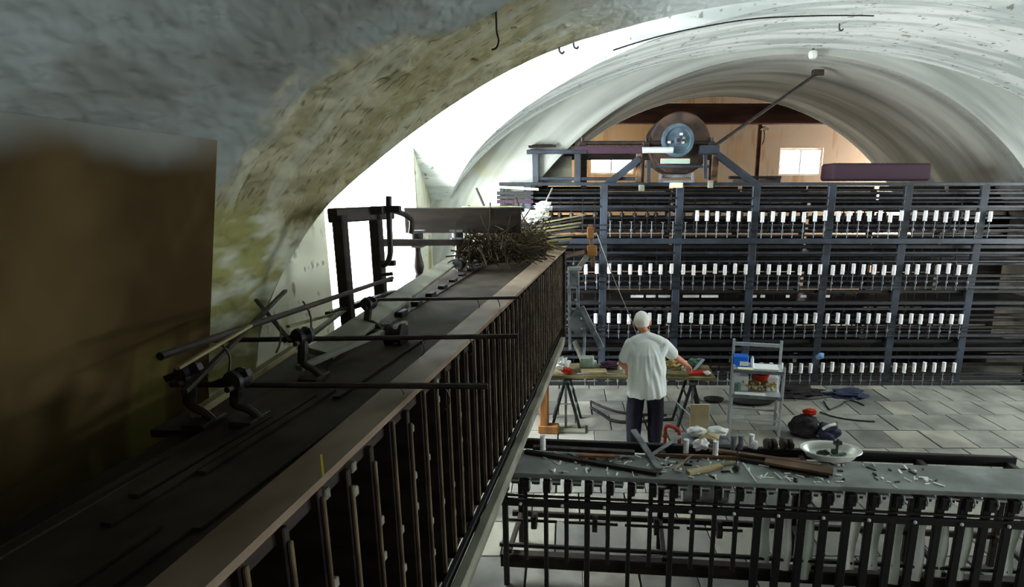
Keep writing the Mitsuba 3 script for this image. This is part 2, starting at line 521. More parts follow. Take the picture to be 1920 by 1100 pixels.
for side, nm, day in ((-1, 'left', DAY_LEFT), (1, 'right', DAY_RIGHT)):
    X0 = XC + side * HW
    X1 = X0 + side * 1.3
    w = struct('wall_' + nm, polyx(outer.difference(Polygon(hole)), 0.1, lambda y, z, d: (X0 + side * d, y, z)), 'wall_plaster',
               f'stained plaster wall on the {nm} under the vault with a deep window recess', 'wall')
    n = len(hole)
    v = np.vstack([np.c_[np.full(n, X0), hole], np.c_[np.full(n, X1), inner]])
    f = []
    for i in range(n):
        j = (i + 1) % n
        f += [[i, j, n + j], [i, n + j, n + i]]
    part(w, 'window_reveal', tm(v, f), 'lime_wash')
    win = struct('window_1' if side < 0 else 'window_2', None, None, f'tall arched window deep in the recess of the {nm} wall', 'window')
    ply = Polygon(inner).buffer(0.02)
    bars = ply.difference(ply.buffer(-0.08))
    for q in (6.98, 7.87):
        bars = bars.union(sbox(q - 0.025, iz0, q + 0.025, izt).intersection(ply))
    for q in (2.5, 3.25, 3.95):
        bars = bars.union(sbox(iy0, q - 0.025, iy1, q + 0.025).intersection(ply))
    part(win, 'window_frame', polyx(bars, 0.06, lambda y, z, d: (X1 + side * (d - 0.03), y, z)), 'grey_wood')
    pane = np.array(inner[::-1])
    pv = np.c_[np.full(n, X1 + side * 0.05), pane]
    pf = [[0, i, i + 1] for i in range(1, n - 1)]
    pt = tm(pv, pf)
    if pt.face_normals[0][0] * side > 0:
        pt.invert()
    k = part(win, 'pane', pt, 'paper_white')
    scene[k]['emitter'] = {'type': 'area', 'radiance': {'type': 'rgb', 'value': [0.95 * day, 1.0 * day, 1.0 * day]}}

win = struct('window_7', None, None, 'wide unseen window added in the right wall to fill the near hall with light', 'window')  # unseen window added as fill light for the near hall
fr = sbox(-2.6, 1.35, 1.6, 1.98)
fr = fr.difference(fr.buffer(-0.06)).union(sbox(-0.53, 1.35, -0.47, 1.98))
part(win, 'window_frame', polyx(fr, 0.06, lambda y, z, d: (9.36 - d, y, z)), 'grey_wood')
q = tm([(9.34, -2.6, 1.35), (9.34, 1.6, 1.35), (9.34, 1.6, 1.98), (9.34, -2.6, 1.98)], [[0, 1, 2], [0, 2, 3]])
if q.face_normals[0][0] > 0:
    q.invert()
k = part(win, 'pane', q, 'paper_white')
scene[k]['emitter'] = {'type': 'area', 'radiance': {'type': 'rgb', 'value': [FILL_NEAR, FILL_NEAR, FILL_NEAR]}}

struct('wall_near', rbox((3.6, YN - 0.1, 2.8), (12.2, 0.2, 5.8)), 'wall_plaster', 'plain plaster wall behind the viewer', 'wall')
for i, (nm, x, sg) in enumerate((('left', -2.45, 1), ('right', 9.65, -1))):
    ow = sbox(14.6, -0.05, 17.0, 5.85).difference(sbox(15.2, 1.6, 16.4, 4.2))
    w = struct('wall_outer_' + nm, polyx(ow, 0.2, lambda y, z, d: (x - sg * d, y, z)), 'ochre_plaster', f'ochre side wall of the end bay, {nm} of the arch', 'wall')
    win = struct(f'window_{5 + i}', None, None, f'tall added fill window out of view in the {nm} side wall of the end bay', 'window')  # hidden window added to brighten the end wall
    fr = sbox(15.2, 1.6, 16.4, 4.2)
    fr = fr.difference(fr.buffer(-0.06)).union(sbox(15.77, 1.6, 15.83, 4.2)).union(sbox(15.2, 2.87, 16.4, 2.93))
    part(win, 'window_frame', polyx(fr, 0.06, lambda y, z, d: (x - sg * (0.05 + d), y, z)), 'paper_white')
    q = tm([(x - sg * 0.15, 15.2, 1.6), (x - sg * 0.15, 16.4, 1.6), (x - sg * 0.15, 16.4, 4.2), (x - sg * 0.15, 15.2, 4.2)], [[0, 1, 2], [0, 2, 3]])
    if q.face_normals[0][0] * sg < 0:
        q.invert()
    k = part(win, 'pane', q, 'paper_white')
    scene[k]['emitter'] = {'type': 'area', 'radiance': {'type': 'rgb', 'value': [1.0 * FILL_END, 0.96 * FILL_END, 0.88 * FILL_END]}}

# brown pier at the left, grey towards its top
pz = np.linspace(0, 3.5, 40)
pier_y, pier_x = 2.77, -1.55
pv = []
for z in pz:
    lean = max(0.0, min(1.2, 3.5 - z))
    px_, py_ = -1.55 - 0.23 * lean, 2.91 + 0.10 * lean
    for (x, y) in ((-2.3, -3.0), (px_, -3.0), (px_, py_ - 0.05), (px_ - 0.05, py_), (-2.3, py_)):
        pv.append((x, y, z))
pv = np.array(pv)
pf = []
for i in range(len(pz) - 1):
    for j in range(5):
        a_, b_ = i * 5 + j, i * 5 + (j + 1) % 5
        pf += [[a_, b_, b_ + 5], [a_, b_ + 5, a_ + 5]]
e_ = (len(pz) - 1) * 5
pf += [[e_, e_ + 1, e_ + 2], [e_, e_ + 2, e_ + 3], [e_, e_ + 3, e_ + 4]]
struct('wall_pier', tm(pv, pf), 'pier_dirt', 'brown pier at the left carrying the vault', 'pier')

# end wall with its two windows and the dark beam
b1 = [at(1105, 327, YE), at(1188, 292, YE)]
b2 = [at(1459, 329, YE), at(1545, 277, YE)]
endw = sbox(-2.5, -0.05, 9.7, 5.8)
for b in (b1, b2):
    endw = endw.difference(sbox(b[0][0], b[0][2], b[1][0], b[1][2]))
struct('wall_back', polyx(endw, 0.3, lambda x, z, d: (x, YE + d, z)), 'ochre_plaster', 'ochre plaster end wall with two small bright windows behind the bobbin rack', 'wall')
for i, b in enumerate((b1, b2)):
    win = struct(f'window_{i + 3}', None, None, ['low bright window in the end wall behind the sloping brace', 'bright square window at the right of the end wall'][i], 'window')
    x0, x1, z0, z1 = b[0][0], b[1][0], b[0][2], b[1][2]
    fr = sbox(x0, z0, x1, z1)
    fr = fr.difference(fr.buffer(-0.05)).union(sbox((x0 + x1) / 2 - 0.015, z0, (x0 + x1) / 2 + 0.015, z1))
    part(win, 'window_frame', polyx(fr, 0.06, lambda x, z, d: (x, YE + 0.06 + d, z)), 'paper_white')
    q = np.array([(x0, YE + 0.14, z0), (x1, YE + 0.14, z0), (x1, YE + 0.14, z1), (x0, YE + 0.14, z1)])
    k = part(win, 'pane', tm(q, [[0, 1, 2], [0, 2, 3]]), 'paper_white')
    scene[k]['emitter'] = {'type': 'area', 'radiance': {'type': 'rgb', 'value': [1.0 * DAY_BACK, 0.98 * DAY_BACK, 0.92 * DAY_BACK]}}
bl, br = at(1080, 222, 15.1), at(1560, 222, 15.1)
solo('ceiling_beam', beam((-1.0, 15.15, bl[2] + 0.10), (8.6, 15.15, bl[2] + 0.10), 0.3, 0.44, ch=0.02), 'beam_wood', 'dark red-brown timber beam across the end wall just under the arch', 'beam')
pp = at(1420, 310, 15.55)
pk = thing('wall_pole', 'thin brown upright pole against the ochre end wall left of the square window', 'pole')
scene[pk] = P(beam((pp[0], 15.55, 0.0), (pp[0], 15.55, at(1420, 222, 15.55)[2]), 0.09, 0.09), 'beam_wood')
lp = at(1432, 240, 15.5)
lk = thing('wall_lamp', 'small lamp with a pale bent shade beside the brown pole on the end wall', 'lamp')
part(lk, 'mount', beam((lp[0], 15.68, lp[2]), (lp[0], 15.45, lp[2]), 0.05, 0.07), 'rust_iron')
part(lk, 'shade', lathe([(0.02, 0), (0.11, -0.05), (0.12, -0.07), (0.1, -0.06), (0.02, -0.01)], 16, origin=(lp[0] + 0.02, 15.44, lp[2] + 0.02)), 'cream', 40)
part(lk, 'cord', tube(curve([(lp[0], 15.5, lp[2] - 0.04), (lp[0] + 0.03, 15.5, lp[2] - 0.2), (lp[0], 15.52, lp[2] - 0.38)], 10), 0.012), 'cable_black')

# floor: a bed and the single slabs laid on it
fl = struct('floor', rbox((3.6, 5.4, -0.12), (12.6, 21.5, 0.2), 0.0), 'joint_dirt', 'worn grey stone slab floor of the hall', 'floor')
slabs = [P(rbox((0, 0, -0.012), (sx, sy, 0.03), 0.004), mt) for mt in ('floor_stone', 'floor_stone_pale', 'floor_stone_dark') for sx, sy in ((0.485, 0.585),)]
far_slabs = []
for i in range(-5, 20):
    for j in range(0, 17):
        x, y = -0.1 + i * 0.5 + (0.25 if j % 2 else 0), 2.3 + j * 0.6
        if y > 11.9 or x < -2.0 or x > 9.2:
            continue
        if -1.4 < x < 5.4 and 2.6 < y < 10.2:
            M = move((x + rng.uniform(-0.006, 0.006), y, rng.uniform(-0.004, 0.002)), rng.uniform(-0.008, 0.008))
            part(fl, 'slab', copy(slabs[rng.choice([0, 0, 1, 2])], M), None)
        else:
            far_slabs.append(rbox((x, y, -0.012), (0.485, 0.585, 0.03), 0.004))
part(fl, 'outer_slab', cat(far_slabs), 'floor_stone', kind='stuff', label='the slabs farther off along the walls')

# ------------------------------------------------------------------ far bobbin rack
YR = 10.1
rack = thing('bobbin_rack', 'tall dark blue-grey throwing rack across the end of the hall, with white bobbins', 'machine')
zr = lambda py: float(at(1060, py, YR)[2])
xr = lambda px, py=500: float(at(px, py, YR)[0])
PX = [-0.6, 0.62, 1.83, 3.05, 4.26, 5.48, 6.70, 7.92]
XL, XR = -1.05, 8.2
ztop = zr(345)
for i, x in enumerate(PX):
    part(rack, 'post', beam((x, YR - 0.03, 0), (x, YR - 0.03, ztop), 0.085, 0.12), 'blue_paint')
    part(rack, 'rear_post', beam((x, YR + 1.1, 0), (x, YR + 1.1, ztop - 0.1), 0.09, 0.09), 'dark_wood')
part(rack, 'post', beam((XL + 0.04, YR, 0), (XL + 0.04, YR, ztop - 0.05), 0.07, 0.07), 'blue_paint')
RAILS = [(345, 6, 'blue_paint', 0), (356, 3, 'iron', .3), (371, 4, 'rack_iron', 0), (379, 4, 'iron', .25), (387, 5, 'rack_iron', 0), (421, 2, 'iron', -.03), (430, 2, 'iron', -.03),
         (441, 3, 'rack_iron', 0), (451, 10, 'blue_paint', -.05), (464, 7, 'iron', .2), (473, 4, 'rack_iron', 0), (481, 6, 'iron', .3), (489, 3, 'rack_iron', 0), (516, 2, 'iron', -.03), (526, 2, 'iron', -.03),
         (537, 5, 'rack_iron', -.03), (547, 6, 'iron', .1), (567, 6, 'iron', 0), (578, 4, 'rack_iron', 0), (611, 2, 'iron', -.03), (618, 2, 'iron', -.03), (627, 5, 'rack_iron', -.03),
         (640, 7, 'iron', .1), (653, 7, 'iron', 0), (668, 5, 'rack_iron', 0), (697, 2, 'iron', -.03), (706, 9, 'iron', 0), (716, 7, 'iron', -.05),
         (362, 5, 'iron', .25), (393, 6, 'iron', .3), (410, 5, 'iron', .4), (426, 6, 'iron', .45), (436, 5, 'iron', .4), (457, 5, 'rack_iron', .5), (500, 5, 'iron', .45), (522, 6, 'iron', .4), (531, 5, 'iron', .3),
         (598, 5, 'iron', .4), (604, 5, 'iron', .25), (622, 6, 'iron', .4), (634, 5, 'iron', .3), (647, 5, 'rack_iron', .2), (661, 6, 'iron', .25), (676, 5, 'iron', .4), (690, 6, 'iron', .3)]
for py, hp, mt, dy in RAILS:
    z, h = zr(py), hp * 0.0088
    x0 = XL if py < 500 else PX[0]
    part(rack, 'rail' if hp > 2 else 'wire', beam((x0, YR - 0.045 + dy, z), (XR, YR - 0.045 + dy, z), 0.03 if hp <= 2 else 0.05, h), mt)
# boards added to darken the rack, with slits towards the end windows
edges = [0.05, zr(668), zr(640), zr(608), zr(574), zr(562)]
zb = [(0.05, 0.42), (0.45, 0.78), (0.8, 1.13), (1.14, 1.42), (1.47, 1.78), (1.80, 2.14), (2.17, 2.46), (2.50, 2.80), (2.86, 3.02), (3.06, 3.20), (3.22, 3.31)]
for z0, z1 in zb:
    for i in range(len(PX) - 1):
        cut = rng.uniform(0, 0.10) if i > 1 else 0
        part(rack, 'back_board', rbox(((PX[i] + PX[i + 1]) / 2 + cut / 2, YR + 1.05 + rng.uniform(-.03, .03), (z0 + z1) / 2 + rng.uniform(-.012, .012)), (1.2 - cut, 0.03, z1 - z0), 0.004), 'rear_board')
for py in (398, 495, 585, 675):
    z = zr(py) + 0.16
    part(rack, 'shelf_board', rbox(((XL + XR) / 2 if py < 500 else 3.8, YR + 0.55, z), (XR - XL if py < 500 else 8.6, 0.9, 0.025), 0.004), 'iron')
    part(rack, 'reel_shaft', rod((PX[0], YR + 0.5, z - 0.12), (XR, YR + 0.5, z - 0.12), 0.045, 9), 'iron', 40)
# spindles and bobbins
spin = P(cat(rod((0, 0, -0.34), (0, 0, -0.078), 0.0075, 6), lathe([(0.03, -0.084), (0.03, -0.078)], 8), lathe([(0.016, -0.24), (0.02, -0.22), (0.016, -0.2)], 8)), 'grey_metal')
bob = P(lathe([(0.012, -0.077), (0.034, -0.077), (0.034, -0.070), (0.030, -0.066), (0.033, 0.0), (0.029, 0.07), (0.032, 0.074), (0.032, 0.082), (0.012, 0.082)], 12), 'bobbin_white', 40)
ORD = ['first', 'second', 'third', 'fourth', 'fifth', 'sixth', 'seventh', 'eighth', 'ninth', 'tenth', 'eleventh', 'twelfth']
BAY = ['left of the first tall rack post', 'between the first and second tall rack posts', 'between the second and third tall rack posts', 'between the third and fourth tall rack posts',
       'between the fourth and fifth tall rack posts', 'between the fifth and sixth tall rack posts', 'right of the sixth tall rack post']
TIER = {405: 'top', 503: 'second', 594: 'third', 685: 'lowest'}
for py, word in TIER.items():
    zc = zr(py)
    for b in range(len(PX) - 1):
        for k in range(7):
            x = PX[b] + 0.1 + k * 0.168 + rng.uniform(-.008, .008)
            z = zc + rng.choice([-0.012, 0, 0, 0.012])
            if py in (405,) and x < 0.62 or py in (594, 685) and x < 0.3 or py == 503 and x < 0.3:
                continue
            if x > 6.8:
                continue
            part(rack, 'spindle', copy(spin, move((x, YR - 0.122, z))), None)
            if py == 405 and x < 2.1 or py == 685 and x < 3.0:
                continue
            solo('bobbin', copy(bob, move((x, YR - 0.122, z))), None, f'white bobbin, {ORD[k]} from left, {word} row, {BAY[b]}', 'bobbin', f'white bobbins in the {word} row of the rack')
hang = mikit.ply(cat(rod((0, 0, -0.3), (0, 0, 0.3), 0.012, 5), lathe([(0.01, -0.03), (0.035, -0.03), (0.035, 0.03), (0.01, 0.03)], 8)), 'mat_iron')
for py in (398, 490, 580, 668):
    for b in range(6):
        for k in range(6):
            part(rack, 'inner_rod', copy(hang, move((PX[b] + 0.15 + 0.19 * k + rng.uniform(-.03, .03), YR + 0.28 + rng.uniform(-.06, .06), zr(py) - 0.05))), None)
for x0_, x1_ in [(1183, 1207), (1212, 1230), (1235, 1258), (1281, 1312), (1316, 1348), (1400, 1420), (1427, 1436), (1475, 1482), (1503, 1514), (1546, 1558)]:  # white strips painted in as window light showing through the rack
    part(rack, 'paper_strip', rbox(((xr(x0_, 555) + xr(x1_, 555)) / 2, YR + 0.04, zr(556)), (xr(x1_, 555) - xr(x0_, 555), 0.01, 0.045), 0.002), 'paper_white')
# superstructure on the rack
ys = 10.15
TP = [(1005, 283, 0.11, 'blue_paint'), (1083, 283, 0.09, 'blue_paint'), (1198, 280, 0.10, 'brown_wood'), (1340, 283, 0.09, 'brown_wood')]
for px, py, w, mt in TP:
    x = at(px, 315, ys)[0]
    part(rack, 'upper_post', beam((x, ys, ztop), (x, ys, at(px, py, ys)[2]), w, 0.1), mt)
    part(rack, 'upper_post', beam((x + 0.12, ys + 0.7, ztop - 0.1), (x + 0.12, ys + 0.7, at(px, py, ys)[2]), w, 0.1), 'dark_wood')
hz = lambda py: at(1150, py, ys)[2]
part(rack, 'upper_beam', beam((at(988, 283, ys)[0], ys - 0.03, hz(285)), (at(1100, 283, ys)[0], ys - 0.03, hz(285)), 0.1, 0.06), 'blue_paint')
part(rack, 'upper_beam', beam((at(1078, 283, ys)[0], ys - 0.02, hz(281)), (at(1205, 283, ys)[0], ys - 0.02, hz(281)), 0.1, 0.12), 'maroon')
part(rack, 'upper_beam', beam((at(1000, 300, ys)[0], ys + 0.7, hz(290)), (at(1350, 300, ys)[0], ys + 0.7, hz(290)), 0.1, 0.1), 'dark_wood')
part(rack, 'upper_beam', beam((at(1310, 283, ys)[0], ys - 0.02, hz(281)), (at(1347, 283, ys)[0], ys - 0.02, hz(281)), 0.1, 0.14), 'blue_paint')
part(rack, 'upper_rail', beam((at(1000, 340, ys)[0], ys, hz(335)), (at(1205, 340, ys)[0], ys, hz(335)), 0.06, 0.05), 'blue_paint')
part(rack, 'upper_panel', rbox((at(1043, 312, ys)[0], ys + 0.35, hz(318)), (0.5, 0.03, 0.45)), 'grey_wood')
part(rack, 'brace', beam((at(1132, 351, ys)[0], ys - 0.06, hz(351)), (at(1198, 298, ys)[0], ys - 0.06, hz(298)), 0.06, 0.11), 'blue_paint')
part(rack, 'brace', beam((at(1343, 290, ys)[0], ys - 0.06, hz(290)), (at(1412, 343, ys)[0], ys - 0.06, hz(343)), 0.06, 0.11), 'blue_paint')
part(rack, 'drive_shaft', rod((at(1090, 272, ys)[0], ys + 0.05, hz(268)), (at(1340, 272, ys)[0], ys + 0.05, hz(268)), 0.035, 9), 'rust_iron', 40)
part(rack, 'drive_shaft', rod((at(1205, 283, 10.0)[0], 10.02, hz(282)), (at(1262, 283, 10.0)[0], 10.02, hz(282)), 0.05, 10), 'bright_steel', 40)
for px in (1092, 1212, 1335):
    x = at(px, 270, ys)[0]
    part(rack, 'bearing', cat(rbox((x, ys + 0.05, hz(272)), (0.12, 0.12, 0.1)), rod((x, ys + 0.05, hz(272)), (x, ys + 0.05, hz(257)), 0.03, 8)), 'rust_iron')
for i in range(5):
    x0 = at(992 + i * 6, 270, ys)[0]
    part(rack, 'loose_batten', beam((x0, ys + 0.1 * i - 0.1, hz(278 - 2.2 * i) + 0.02), (x0 + 0.42 + 0.1 * (i % 3), ys + 0.12 * i, hz(276 - 2.2 * i) + 0.02), 0.05, 0.035), 'dark_wood')
c = at(1268, 272, 10.6)
drum = part(rack, 'drum', lathe([(0.05, -0.38), (0.46, -0.38), (0.485, -0.36), (0.485, -0.3), (0.46, -0.28), (0.46, 0.28), (0.485, 0.3), (0.485, 0.38), (0.05, 0.38)], 40, (0, 1, 0), c), 'drum_wood', 35, label='big brown wooden drum with a blue-grey pulley on its end')
c2 = at(1271, 263, 10.05)
part(drum, 'pulley', lathe([(0.03, -0.06), (0.05, -0.05), (0.06, 0.0), (0.19, 0.0), (0.20, -0.03), (0.25, -0.03), (0.255, 0.05), (0.03, 0.06)], 36, (0, 1, 0), c2), 'pulley_blue', 35)
part(drum, 'axle', rod((c2[0], 9.96, c2[2]), (c2[0], 10.5, c2[2]), 0.035, 10), 'maroon', 40)
for k in (0, 1, 2, 5, 6):
    q = k * 0.75 - 0.4
    part(drum, 'hub_bolt', rbox((c2[0] + (0.08 + 0.012 * k) * math.cos(q), 10.03, c2[2] + (0.08 + 0.012 * k) * math.sin(q)), (0.05, 0.02, 0.035)), 'bright_steel')
c3 = at(1266, 302, 10.02)
part(rack, 'pale_board', rbox(c3, (0.46, 0.04, 0.08)), 'pale_green')
tr = thing_tr = part(rack, 'drip_tray', cat(beam(at(1237, 340, 9.98), at(1300, 340, 9.98), 0.05, 0.04), beam(at(1238, 342, 9.98), at(1238, 326, 9.98), 0.04, 0.04), beam(at(1299, 342, 9.98), at(1299, 324, 9.98), 0.04, 0.04),
     rbox(at(1268, 330, 10.15), (0.5, 0.3, 0.05))), 'grey_metal')
part(rack, 'bearing_block', rbox(at(1332, 345, 9.99), (0.08, 0.07, 0.12)), 'grey_wood')
part(rack, 'bearing_block', rbox(at(1203, 352, 9.99), (0.09, 0.07, 0.1)), 'grey_wood')
k = part(rack, 'label_plate', rbox(at(1268, 346, 9.97), (0.21, 0.015, 0.10), 0.004), 'cream', label='small blank pale yellow plate under the drum')
part(rack, 'side_frame', cat(beam(at(1216, 300, 10.0), at(1216, 342, 10.0), 0.06, 0.06), beam(at(1322, 290, 10.0), at(1322, 335, 10.0), 0.06, 0.06), beam(at(1210, 312, 10.0), at(1330, 312, 10.0), 0.04, 0.04)), 'blue_paint')
k = solo('dark_chest', rbox((at(1640, 323, 10.5)[0], 10.5, ztop + 0.19), (1.6, 0.5, 0.28)), 'maroon', 'dark purple box on top of the rack at the far right', 'box')
k = solo('top_plank', beam((at(1365, 324, 10.7)[0], 10.6, ztop + 0.108), (at(1460, 324, 10.7)[0], 10.62, ztop + 0.108), 0.12, 0.05), 'dark_wood', 'dark plank lying on the rack top right of the drum', 'plank')
part(rack, 'top_bearer', cat(beam((3.0, 10.1, ztop + 0.05), (3.0, 11.2, ztop + 0.05), 0.07, 0.06), beam((3.4, 10.1, ztop + 0.05), (3.4, 11.2, ztop + 0.05), 0.07, 0.06)), 'dark_wood')

# tie rod up to the arch, hanging hardware on the vault
e0, e1 = at(1342, 272, 10.3), at(1531, 139, 10.9)
k = thing('tie_rod', 'long thin dark iron rod slanting from the rack top up to the far arch', 'rod')
part(k, 'rod', rod(e0, e1, 0.028, 7), 'rust_iron')
part(k, 'anchor', rbox(e1 + [0.02, 0, 0.02], (0.18, 0.1, 0.1)), 'rust_iron')
k = thing('lamp_bracket', 'small white porcelain lamp socket under the edge of the far arch', 'lamp')
lp = at(1524, 103, 10.15)
part(k, 'socket', lathe([(0.02, 0.07), (0.06, 0.05), (0.07, 0), (0.05, -0.05), (0.02, -0.06)], 14, origin=lp), 'enamel', 40)
part(k, 'screw', rod(lp, lp + [0, 0, 0.18], 0.02, 6), 'rust_iron')
w = [at(1150, 92, 7.5), at(1300, 70, 7.7), at(1450, 47, 7.9), at(1640, 16, 8.1)]
w = [np.array([p[0], p[1], float(z_main(p[0])) - 0.05]) for p in w]
solo('ceiling_wire', tube(curve(w, 24), 0.008), 'cable_black', 'thin dark wire strung along the bright crown of the vault at upper right', 'wire')
w = [at(930, 18, 4.45), at(931, 55, 4.45), at(935, 76, 4.45), at(930, 90, 4.45), at(922, 93, 4.45)]
solo('vault_cable', tube(curve(w, 24), 0.006), 'cable_black', 'short dark cord with a hooked end hanging from the near vault', 'cord')
for i, (px, py, tl) in enumerate([(1048, 102, 0.28), (1075, 92, 0.2), (1572, 66, 0.22), (1503, 138, 0.3)]):
    p = at(px, py, [6.4, 6.5, 8.0, 11.4][i])
    p[2] = min(p[2] + 0.1, float(z_main(p[0]))) if i < 3 else p[2] + 0.12
    solo('ceiling_hook', tube(curve([p + [0, 0, 0.03], p + [0.005, 0, -0.03], p + [0.03, 0, -0.05], p + [0.05, 0, -0.03]], 12), 0.009), 'rust_iron',
         ['rusty hook in the vault at the left end of the bright lunette edge', 'rusty hook in the vault just right of the bright lunette edge', 'rusty hook in the bright vault at upper right', 'rusty hook in the far arch beside the slanting rod'][i], 'hook')

# ------------------------------------------------------------------ long winding machine in the foreground
wm = thing('winding_machine', 'long dark wooden winding machine running from the lower left, with close upright slats', 'machine')
U0, U1 = -1.0, 8.95
pu = np.linspace(U0, U1, 24)
za = 2.506 - 0.0113 * (pu - 1.35)          # an old board, warped along its length
pr = [[m(u, -0.825, z - 0.02), m(u, -0.818, z - 0.004), m(u, -0.826, z + 0.004), m(u, -1.0, 2.468), m(u, -1.012, 2.46), m(u, -1.01, 2.43), m(u, -0.825, z - 0.02)] for u, z in zip(pu, za)]
part(wm, 'top_plank', cat(grid(np.array(pr)), tm(pr[0][:6], [[0, 1, 2], [0, 2, 3], [0, 3, 4], [0, 4, 5]]), tm(pr[-1][:6], [[0, 2, 1], [0, 3, 2], [0, 4, 3], [0, 5, 4]])), 'plank_wood', label='broad lighter plank along the right edge of the top')
part(wm, 'fascia', beam(m(U0, -0.95, 2.375), m(U1, -0.95, 2.375), 0.10, 0.09), 'dark_wood')
part(wm, 'tray', mbox((U0 + 7.0) / 2, -1.28, 2.405, 7.0 - U0, 0.52, 0.03, 0.004), 'tray_wood', label='dusty dark tray of the machine top')
part(wm, 'tray', mbox(8.0, -1.28, 2.405, 1.9, 0.52, 0.03, 0.004), 'tray_wood')
for i in range(7):
    a_ = rng.uniform(0.4, 2.4)
    part(wm, 'tray_batten', beam(m(a_, -1.4 + 0.05 * i, 2.428), m(a_ + rng.uniform(.6, 1.1), -1.36 + 0.05 * i, 2.428), 0.03, 0.012), 'tray_wood')
part(wm, 'inner_panel', mbox((U0 + U1) / 2, -1.50, 1.84, U1 - U0, 0.03, 1.1, 0.004), 'dark_wood')  # dark panel put in for the shade behind the slats
part(wm, 'sill_board', mbox((U0 + U1) / 2 - 0.4, -1.16, 1.275, U1 - U0 - 0.8, 0.5, 0.03, 0.004), 'grey_wood')
part(wm, 'bottom_rail', beam(m(U0, -0.79, 1.29), m(8.12, -0.79, 1.29), 0.06, 0.10), 'grey_wood', label='pale grey-green rail along the foot of the slats')
part(wm, 'bottom_strip', beam(m(U0, -0.85, 1.325), m(8.12, -0.85, 1.325), 0.03, 0.05), 'iron')
part(wm, 'end_post', beam(m(8.95, -0.9, 1.0), m(8.95, -0.9, 2.44), 0.10, 0.16), 'dark_wood')
fin = P(mbox(0, 0, 0, 0.03, 0.13, 1.09, 0.004), 'dark_wood')
lit_fin_edge = P(mbox(0, 0, 0, 0.016, 0.012, 1.06, 0.003), 'edge_wood')  # paler strip stands in for light on each slat edge
cup = P(mbox(0, 0, 0, 0.035, 0.035, 0.035), 'grey_wood')
for i in range(51):
    u = -0.7 + i * 0.19
    top_z = rng.choice([0, 0, -0.02, -0.05, -0.08]) if u < 3 else rng.choice([0, 0, -0.02])
    fk = part(wm, 'slat', copy(fin, move(m(u, -0.94, 1.865 + top_z / 2))), None)
    part(fk, 'front_strip', copy(lit_fin_edge, move(m(u, -0.868, 1.865 + top_z))), None)
    if u < 3.2:
        for zz in rng.sample([2.36, 2.27, 2.05, 1.9, 1.72, 1.55], 3):
            part(wm, 'bracket', copy(cup, move(m(u + 0.045, -0.892, zz))), None)
for u in (0.9, 3.4, 5.9, 8.3):
    part(wm, 'leg', beam(m(u, -1.62, 0), m(u, -1.62, 2.36), 0.10, 0.10), 'dark_wood')
    part(wm, 'bearer', beam(m(u, -1.66, 1.23), m(u, -0.82, 1.23), 0.07, 0.06), 'dark_wood')
part(wm, 'wooden_leg', cat(beam(m(7.87, -1.02, 0.1), m(7.87, -1.02, 1.24), 0.12, 0.12), mbox(7.87, -0.96, 0.06, 0.14, 0.28, 0.12)), 'orange_wood', label='orange-brown wooden leg near the far end')
part(wm, 'side_board', beam(m(2.9, -1.53, 2.47), m(7.0, -1.86, 2.53), 0.14, 0.03, up=(0.3 * V[0], 0.3 * V[1], 1)), 'grey_wood', label='grey side board standing proud along the left of the tray')
part(wm, 'side_bearer', beam(m(U0, -1.62, 2.36), m(7.4, -1.62, 2.36), 0.1, 0.08), 'dark_wood')
part(wm, 'side_bearer', beam(m(2.0, -1.62, 2.40), m(8.9, -1.7, 2.44), 0.26, 0.03), 'dark_wood')  # dark tone stands in for the shaded gap by the side board
for i in range(9):
    u = 3.7 + i * 0.38
    part(wm, 'drive_block', mbox(u, -1.52 - 0.012 * i, 2.44, 0.12, 0.06, 0.04), 'iron')
# rods laid across, in their stands
for a_, b_, r in (((690, 562, 2.54), (970, 558, 2.54), .012), ((300, 639, 2.56), (970, 630, 2.56), .013), ((320, 720, 2.54), (915, 724, 2.53), .013)):
    p, q = flat(*a_), flat(*b_)
    part(wm, 'cross_rod', rod(p, q, r, 7), 'rust_iron', 40)
    for t in (0.72, 0.86):
        c = p + (q - p) * t
        part(wm, 'rod_wire', tube(curve([c, c + [0.02, 0.01, -0.06], c + [0.0, 0.0, -0.10]], 6), 0.003, 4), 'rust_iron')


def stand(p, h, tilt=0.0):
    """A cast bearing stand: foot, curved arm and a grooved wheel."""
    p = np.asarray(p, float)
    top = p + V * -0.05 * h * 4 + Z * h
    k = part(wm, 'bearing_stand', cat(mbox(*[float(x) for x in (p @ U, p @ V, p[2] + 0.012)], 0.14, 0.09, 0.025),
             tube(curve([p + Z * 0.01 + V * 0.04, p + Z * 0.05 + V * 0.0, p + Z * h * 0.45 - V * 0.05, p + Z * h * 0.8 - V * 0.04, top], 14), [0.016] * 7 + [0.024] * 7, 8)), 'rust_iron', 40)
    part(k, 'wheel', lathe([(0.015, -0.04), (0.038, -0.035), (0.042, -0.02), (0.028, 0), (0.042, 0.02), (0.038, 0.035), (0.015, 0.04)], 18, U + V * tilt, top + Z * 0.02), 'iron', 40)
    part(k, 'bolt', rod(top - U * 0.07, top + U * 0.07, 0.012, 7), 'rust_iron')
    part(k, 'clamp', beam(top + V * 0.05 + Z * 0.05, top - V * 0.09 + Z * 0.0, 0.03, 0.025), 'iron')


stand(flat(590, 712, 2.42), 0.19, .4)
stand(flat(705, 622, 2.42), 0.16, .2)
stand(flat(385, 795, 2.42), 0.18, .4)
stand(flat(470, 790, 2.42), 0.15, .1)
part(wm, 'spool_wheel', lathe([(0.02, -0.05), (0.07, -0.05), (0.07, -0.03), (0.04, -0.02), (0.04, 0.02), (0.07, 0.03), (0.07, 0.05), (0.02, 0.05)], 18, V, flat(742, 628, 2.47)), 'dark_wood', 40)
